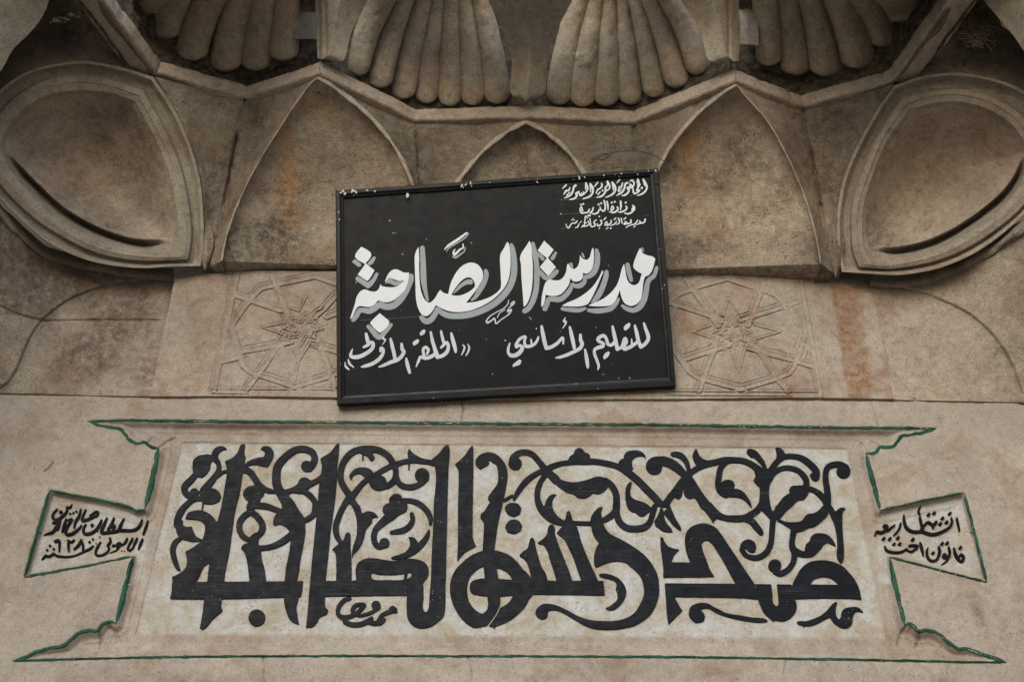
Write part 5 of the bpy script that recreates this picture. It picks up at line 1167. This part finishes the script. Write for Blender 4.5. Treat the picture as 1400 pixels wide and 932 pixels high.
SHELLS = [
 ('far left scalloped half shell of six ribs', [(178, 212, 13, 200, 226), (206, 243, 49, 217, 257), (243, 279, 79, 266, 305), (289, 326, 94, 306, 343), (331, 368, 93, 345, 380), (370, 405, 79, 381, 407)]),
 ('scalloped half shell left of the middle', [(477, 502, 99, 503, 537), (503, 534, 116, 538, 563), (535, 566, 131, 564, 588), (568, 598, 137, 588, 608), (601, 629, 141, 608, 627), (633, 661, 140, 627, 646), (665, 696, 138, 646, 667)]),
 ('scalloped half shell right of the middle, one rib patched with pale plaster', [(749, 778, 139, 779, 803), (780, 811, 142, 803, 824), (812, 844, 141, 824, 842), (847, 878, 139, 842, 861), (881, 911, 129, 861, 880), (911, 942, 116, 880, 904), (941, 969, 98, 904, 931)]),
 ('far right scalloped half shell of six ribs', [(1037, 1067, 86, 1031, 1060), (1069, 1109, 99, 1061, 1094), (1112, 1151, 101, 1095, 1130), (1155, 1195, 90, 1130, 1166), (1194, 1229, 60, 1166, 1206), (1221, 1259, 27, 1206, 1256)]),
]
for si, (lb, ribs) in enumerate(SHELLS):
    cx = np.mean([(r[0] + r[1]) / 2 for r in ribs])
    fr = []; rg = []
    for r in ribs:
        bx = (r[0] + r[1]) / 2; y0 = bandtop(bx) - 14
        db = float(dZ(bx, bandtop(bx), ZM)) - .065
        fr.append((bx, r[2], db, (r[3] + r[4]) / 2, r))
    # sunk ground behind the ribs, following the same hollow
    ts = np.linspace(-.12, 2.1, 60); cols = []
    ed0 = (fr[0][0] - (fr[1][0] - fr[0][0]) * 1.2, fr[0][1], fr[0][2], fr[0][3] - (fr[1][3] - fr[0][3]) * 1.2)
    ed1 = (fr[-1][0] + (fr[-1][0] - fr[-2][0]) * 1.2, fr[-1][1], fr[-1][2], fr[-1][3] + (fr[-1][3] - fr[-2][3]) * 1.2)
    for bx, by, db, tx in [ed0] + [q[:4] for q in fr] + [ed1]:
        ln = .11 * max(by, 25) / 130 + .02; te = np.clip(ts, 0, 9) ** 1.55
        cols.append(np.stack([bx + (tx - bx) * te, by * (1 - ts), db + ln * ts + .10 * ts * np.abs(ts) - .012], 1))
    G_ = np.array(cols); G2 = np.stack([cr(G_[:, k], 60) for k in range(60)], 1)
    mb = MB(); mb.grid(P(G2[..., 0], G2[..., 1], G2[..., 2] + rough(G2[..., 0], G2[..., 1], .004, si)), attrs={'soot_shade': np.full(G2.shape[:2], .8)})
    S_ = mb.build('scalloped_shell', M_SPAN, HOOD, lb)
    for k, (bx, by, db, tx, r) in enumerate(fr):
        mb = MB(); rg_ = rib_grid(r[0], r[1], r[2] + 5, r[3], r[4], db, .11 * max(r[2], 25) / 130 + .02, 70 + k + si * 9); mb.grid(rg_[0], attrs={'patch': rg_[1]})
        mb.build('rib', M_RIB, S_)
# pilasters between the shells
def pil(A, B, ridge, label, seed, mat=None, lines=()):
    mb = MB()
    dsp = (lambda px, py: -sum(.008 * np.exp(-(seg_dist(px, py, q) / 1.6) ** 2) for q in lines)) if lines else None
    V, at = loft(A, B, 90, 40, lambda t, s: ridge * (1 - np.abs(2 * s - 1)), disp=dsp, amp=.0035, seed=seed); mb.grid(V)
    mb.build('pilaster', mat or M_PIL, HOOD, label)
db = float(dZ(719., 150., ZM))
pil([(717, 139, db - .02), (698, 126, db + .0), (700, 86, db + .05), (695, 56, db + .09), (681, 26, db + .14), (667, 0, db + .19), (640, -60, db + .38), (610, -150, db + .8)],
    [(721, 139, db - .02), (744, 126, db + .0), (748, 86, db + .05), (754, 58, db + .09), (767, 30, db + .14), (783, 0, db + .19), (812, -60, db + .38), (845, -150, db + .8)], .035, 'V-shaped plain stone between the two middle shells', 81)
db = float(dZ(438., 92., ZM))
pil([(434, 80, db - .04), (433, 50, db + .0), (432, 20, db + .05), (431, 0, db + .09), (430, -60, db + .22), (428, -150, db + .55)],
    [(447, 82, db - .04), (470, 82, db - .02), (480, 45, db + .02), (502, 2, db + .07), (530, -60, db + .2), (560, -150, db + .5)], .03, None, 82, lines=[[(446, 90), (444, 0), (442, -100)], [(437, 90), (436, 0)]])
pil([(403, 53, db - .09), (403, 20, db - .05), (403, -10, db + .0), (403, -150, db + .4)], [(434, 54, db - .09), (432, 20, db - .05), (432, -10, db + .0), (430, -150, db + .4)], .004, None, 83)
db = float(dZ(1004., 96., ZM))
pil([(1010, 84, db - .04), (1012, 50, db + .0), (1011, 20, db + .05), (1010, 0, db + .09), (1010, -60, db + .22), (1012, -150, db + .55)],
    [(998, 84, db - .04), (969, 82, db - .02), (957, 42, db + .02), (932, 2, db + .07), (905, -60, db + .2), (875, -150, db + .5)], .03, None, 84, lines=[[(997, 90), (996, 0), (996, -100)]])
pil([(1037, 62, db - .09), (1036, 20, db - .05), (1036, -10, db + .0), (1036, -150, db + .4)], [(1006, 60, db - .09), (1009, 20, db - .05), (1009, -10, db + .0), (1012, -150, db + .4)], .004, None, 85)
# unseen slab added above the recess to block light from overhead
g = MB(); box_mb(g, -2.9, 2.9, -.9, .4, CAM_H + 5.0, CAM_H + 5.3); g.build('overhead_blocker', M_SPAN, HOOD, smooth=False)

# ------------------------------------------------------------------ the black sign, hung leaning forward
a3, b3 = P(461., 554., .035), P(924., 529., .035)
lean = math.radians(22)
upv = np.array([0, -math.sin(lean), math.cos(lean)])
SPL = Plane(a3, b3 - a3, upv)
SIGN = thing('school_sign', a3 * .5 + b3 * .5, 'black framed metal sign with white hand-painted Arabic lettering, hanging tilted above the inscription', 'sign')
OUT = [(459, 261), (900, 231), (924, 529), (461, 554)]; INN = [(469.5, 270.5), (889, 240.5), (913.5, 516), (471, 541.5)]
def q2(pl, pts): return np.stack(pl.uv(np.array([p[0] for p in pts], float), np.array([p[1] for p in pts], float)), 1)
oo, ii_ = q2(SPL, OUT), q2(SPL, INN)
def rail(loops):
    rows = [np.array([SPL.world(u, v, h) for u, v in lp]) for lp, h in loops]
    V = np.stack(rows); n = V.shape[0]
    f = grid_faces(n, 4, 0, True).tolist(); return V.reshape(-1, 3), f
lerp = lambda t: oo * (1 - t) + ii_ * t
V, f = rail([(oo, -.03), (oo, .004), (lerp(.12), .009), (lerp(.55), .009), (lerp(.78), .004), (lerp(.98), .0025), (ii_, -.004), (ii_, -.012)])
mesh_obj('frame', V, f, M_FRAME, SIGN, smooth=False)
bm_ = MB(); b1 = [SPL.world(u, v, -.0045) for u, v in lerp(.99)]; b0 = [SPL.world(u, v, -.029) for u, v in lerp(.3)]
n_ = 60; s_ = np.linspace(0, 1, n_)
bq = np.array(b1); grid = np.array([[(bq[0] * (1 - x) + bq[1] * x) * (1 - y) + (bq[3] * (1 - x) + bq[2] * x) * y for x in s_] for y in s_])
wv = .0014 * fbm(*np.meshgrid(s_ * 300, s_ * 200), 90, 2, 77)
bm_.grid(grid + SPL.n * wv[..., None]).poly(b0, [(3, 2, 1, 0)])
bm_.build('board', M_BOARD, SIGN)
K = dict(thick=.0022, bevel=0.0, parent=SIGN)
glyphs('grey_shadow', SIGN_GREY, SPL, -.0022, mat=M_GREYP, S=5, tol=.08, split=False, wob=.1, **K)[0]['label'] = 'grey drop shadow of the main line'
glyphs('headline_lettering', SIGN_WHITE, SPL, -.0017, mat=M_WHITE, S=5, tol=.08, split=False, wob=.08, **K)[0]['label'] = 'large white main line of Arabic writing'
glyphs('painter_signature', SIGN_SIG, SPL, -.0019, mat=M_DULL, S=9, tol=.08, split=False, minarea=.1, **K)
for nm, sh, lb in (('lettering_line', SIGN_BL, 'lower left line of pale writing in quotation marks'), ('lettering_line', SIGN_BR, 'lower right line of pale writing')):
    glyphs(nm, sh, SPL, -.0019, mat=M_DULL, S=6, tol=.08, split=False, wob=.12, minarea=.2, **K)[0]['label'] = lb
for sh, lb in ((SIGN_T1, 'top line of small white writing in the upper right'), (SIGN_T2, 'second line of small white writing'), (SIGN_T3, 'third and smallest line of white writing')):
    glyphs('lettering_line', sh, SPL, -.0019, mat=M_WHITE, S=10, tol=.06, split=False, minarea=.05, **K)[0]['label'] = lb
# flaked paint on the top rail and a few spots on the board
rnd = random.Random(5); CH = []
for k in range(34):
    cx = rnd.choice([474, 480, 500, 557, 640, 731, 790, 830, 838, 872, 893]) + rnd.gauss(0, 9); cx = min(896, max(463, cx))
    cy = 261 + (cx - 459) * (-30 / 441) + rnd.uniform(.8, 7.5); r = abs(rnd.gauss(0, .75)) + .35; st = rnd.choice([1, 1, 1.6, 2.6]); sl = rnd.uniform(-.5, .5)
    CH.append(('P', [(cx + r * rnd.uniform(.4, 1.5) * math.cos(a) + sl * r * math.sin(a), cy + st * r * rnd.uniform(.5, 1.4) * math.sin(a)) for a in np.linspace(0, 6.283, 9)[:-1]]))
for x, y, r in ((557, 267, 2.6), (463, 290, 1), (464, 300, .9)): CH.append(('P', [(x + r * math.cos(a) * rnd.uniform(.6, 1.2), y + r * 1.4 * math.sin(a) * rnd.uniform(.6, 1.2)) for a in np.linspace(0, 6.283, 8)[:-1]]))
glyphs('paint_chip', CH, SPL, .0102, .002, 0, M_CHIP, SIGN, S=8, tol=.08, minarea=.05)
SP = [('C', *q) for q in ((664.8, 463.8, .55), (690.8, 465.2, 1.0), (733.3, 449, .9), (673.5, 511, .7), (538, 318.7, .8), (583, 327, .7), (487, 386.5, .7), (724, 434, .8), (726, 436, .7), (815, 447.3, .6), (766.5, 292.3, .9), (863.5, 268, .5))]
glyphs('paint_drip', SP, SPL, -.0017, .002, 0, M_DULL, SIGN, S=8, tol=.08, minarea=.02)

M_CHALK = paint('chalk', (.05, .052, .055), .8, .3)
for q in ([(493, 437.8, .35), (540, 435, .5), (573, 432.3, .45)], [(765, 273.5, .35), (800, 271.6, .4), (815, 270.6, .3)], [(768, 293, .3), (795, 291.2, .4)], [(768, 312.5, .3), (776, 312, .35)], [(880, 294.5, .4), (888, 294.3, .4)]):
    glyphs('chalk_line', [('S', [(x, y, 1.0) for x, y, w in q])], SPL, -.0031, .0008, 0, M_CHALK, SIGN, S=10, tol=.06, minarea=.02)

# ------------------------------------------------------------------ loose wire above the sign
def tube(name, pts3, r, mat, n=6, parent=None):
    p = cr(pts3, max(20, len(pts3) * 9)) if len(pts3) > 2 else np.array(pts3, float)
    t = np.gradient(p, axis=0); t /= np.linalg.norm(t, axis=1)[:, None] + 1e-9
    a = np.cross(t, [0.3, .2, 1.0]); a /= np.linalg.norm(a, axis=1)[:, None] + 1e-9; b = np.cross(t, a)
    an = np.linspace(0, 2 * math.pi, n, endpoint=False)
    return np.stack([p + r * (a * math.cos(x) + b * math.sin(x)) for x in an], 1)
WR = [(806, 224), (813, 219), (823, 210), (832, 213), (823, 219), (818, 216), (833, 210), (848, 207), (863, 206), (880, 208), (897, 214), (909, 222), (916, 233), (914, 243), (908, 248), (898, 250), (893, 252)]
wp = [P(float(x), float(y), .33 + .02 * math.sin(k)) for k, (x, y) in enumerate(WR)]
mb = MB(); mb.grid(tube('w', wp, .0018, M_WIRE), closed=True)
setp(mb.build('loose_wire', M_WIRE), 'thin rusty wire bent in a loop above the top right corner of the sign', 'wire')

# straw caught in the right corner
mb = MB(); rnd = random.Random(3)
for k in range(70):
    x, y = rnd.gauss(1336, 9), rnd.gauss(49, 8); a = rnd.uniform(-.5, 1.6); L = rnd.uniform(5, 15)
    d = float(PL_R.d(np.float64(x), np.float64(y))) + rnd.uniform(.0, .03)
    q = [P(x - L * math.cos(a), y - L * math.sin(a), d), P(x + rnd.uniform(-2, 2), y + rnd.uniform(-2, 2), d + rnd.uniform(.0, .02)), P(x + L * math.cos(a), y + L * math.sin(a), d)]
    mb.grid(tube('s', q, .0012, M_STRAW, 4), closed=True)
setp(mb.build('straw_tuft', M_STRAW), 'tuft of dry straw caught under the arch in the top right corner', 'straw')

mb = MB(); rnd = random.Random(9)
for k in range(26):
    t = k / 25; x = 72 + 70 * t + rnd.gauss(0, 2); y = 30 - 24 * t + rnd.gauss(0, 2.5); r = rnd.uniform(2.5, 6.5)
    an = np.linspace(0, 2 * math.pi, 9, endpoint=False); rr = r * np.array([rnd.uniform(.5, 1.3) for _ in an])
    d0 = float(PL_L.d(np.float64(x), np.float64(y))) + .07
    top = P(x + rr * np.cos(an), y + .6 * rr * np.sin(an), d0 + np.array([rnd.uniform(.0, .02) for _ in an])); bot = P(x + rr * 1.3 * np.cos(an), y + .8 * rr * np.sin(an), d0 - .04 + 0 * an)
    mb.poly(np.vstack([top, bot]), [tuple(range(9))] + [(i, (i + 1) % 9, 9 + (i + 1) % 9, 9 + i) for i in range(9)])
mb.build('crumbled_edge', M_STAR, ARCH, 'pale crumbling plaster along the arch edge in the top left corner', smooth=False)
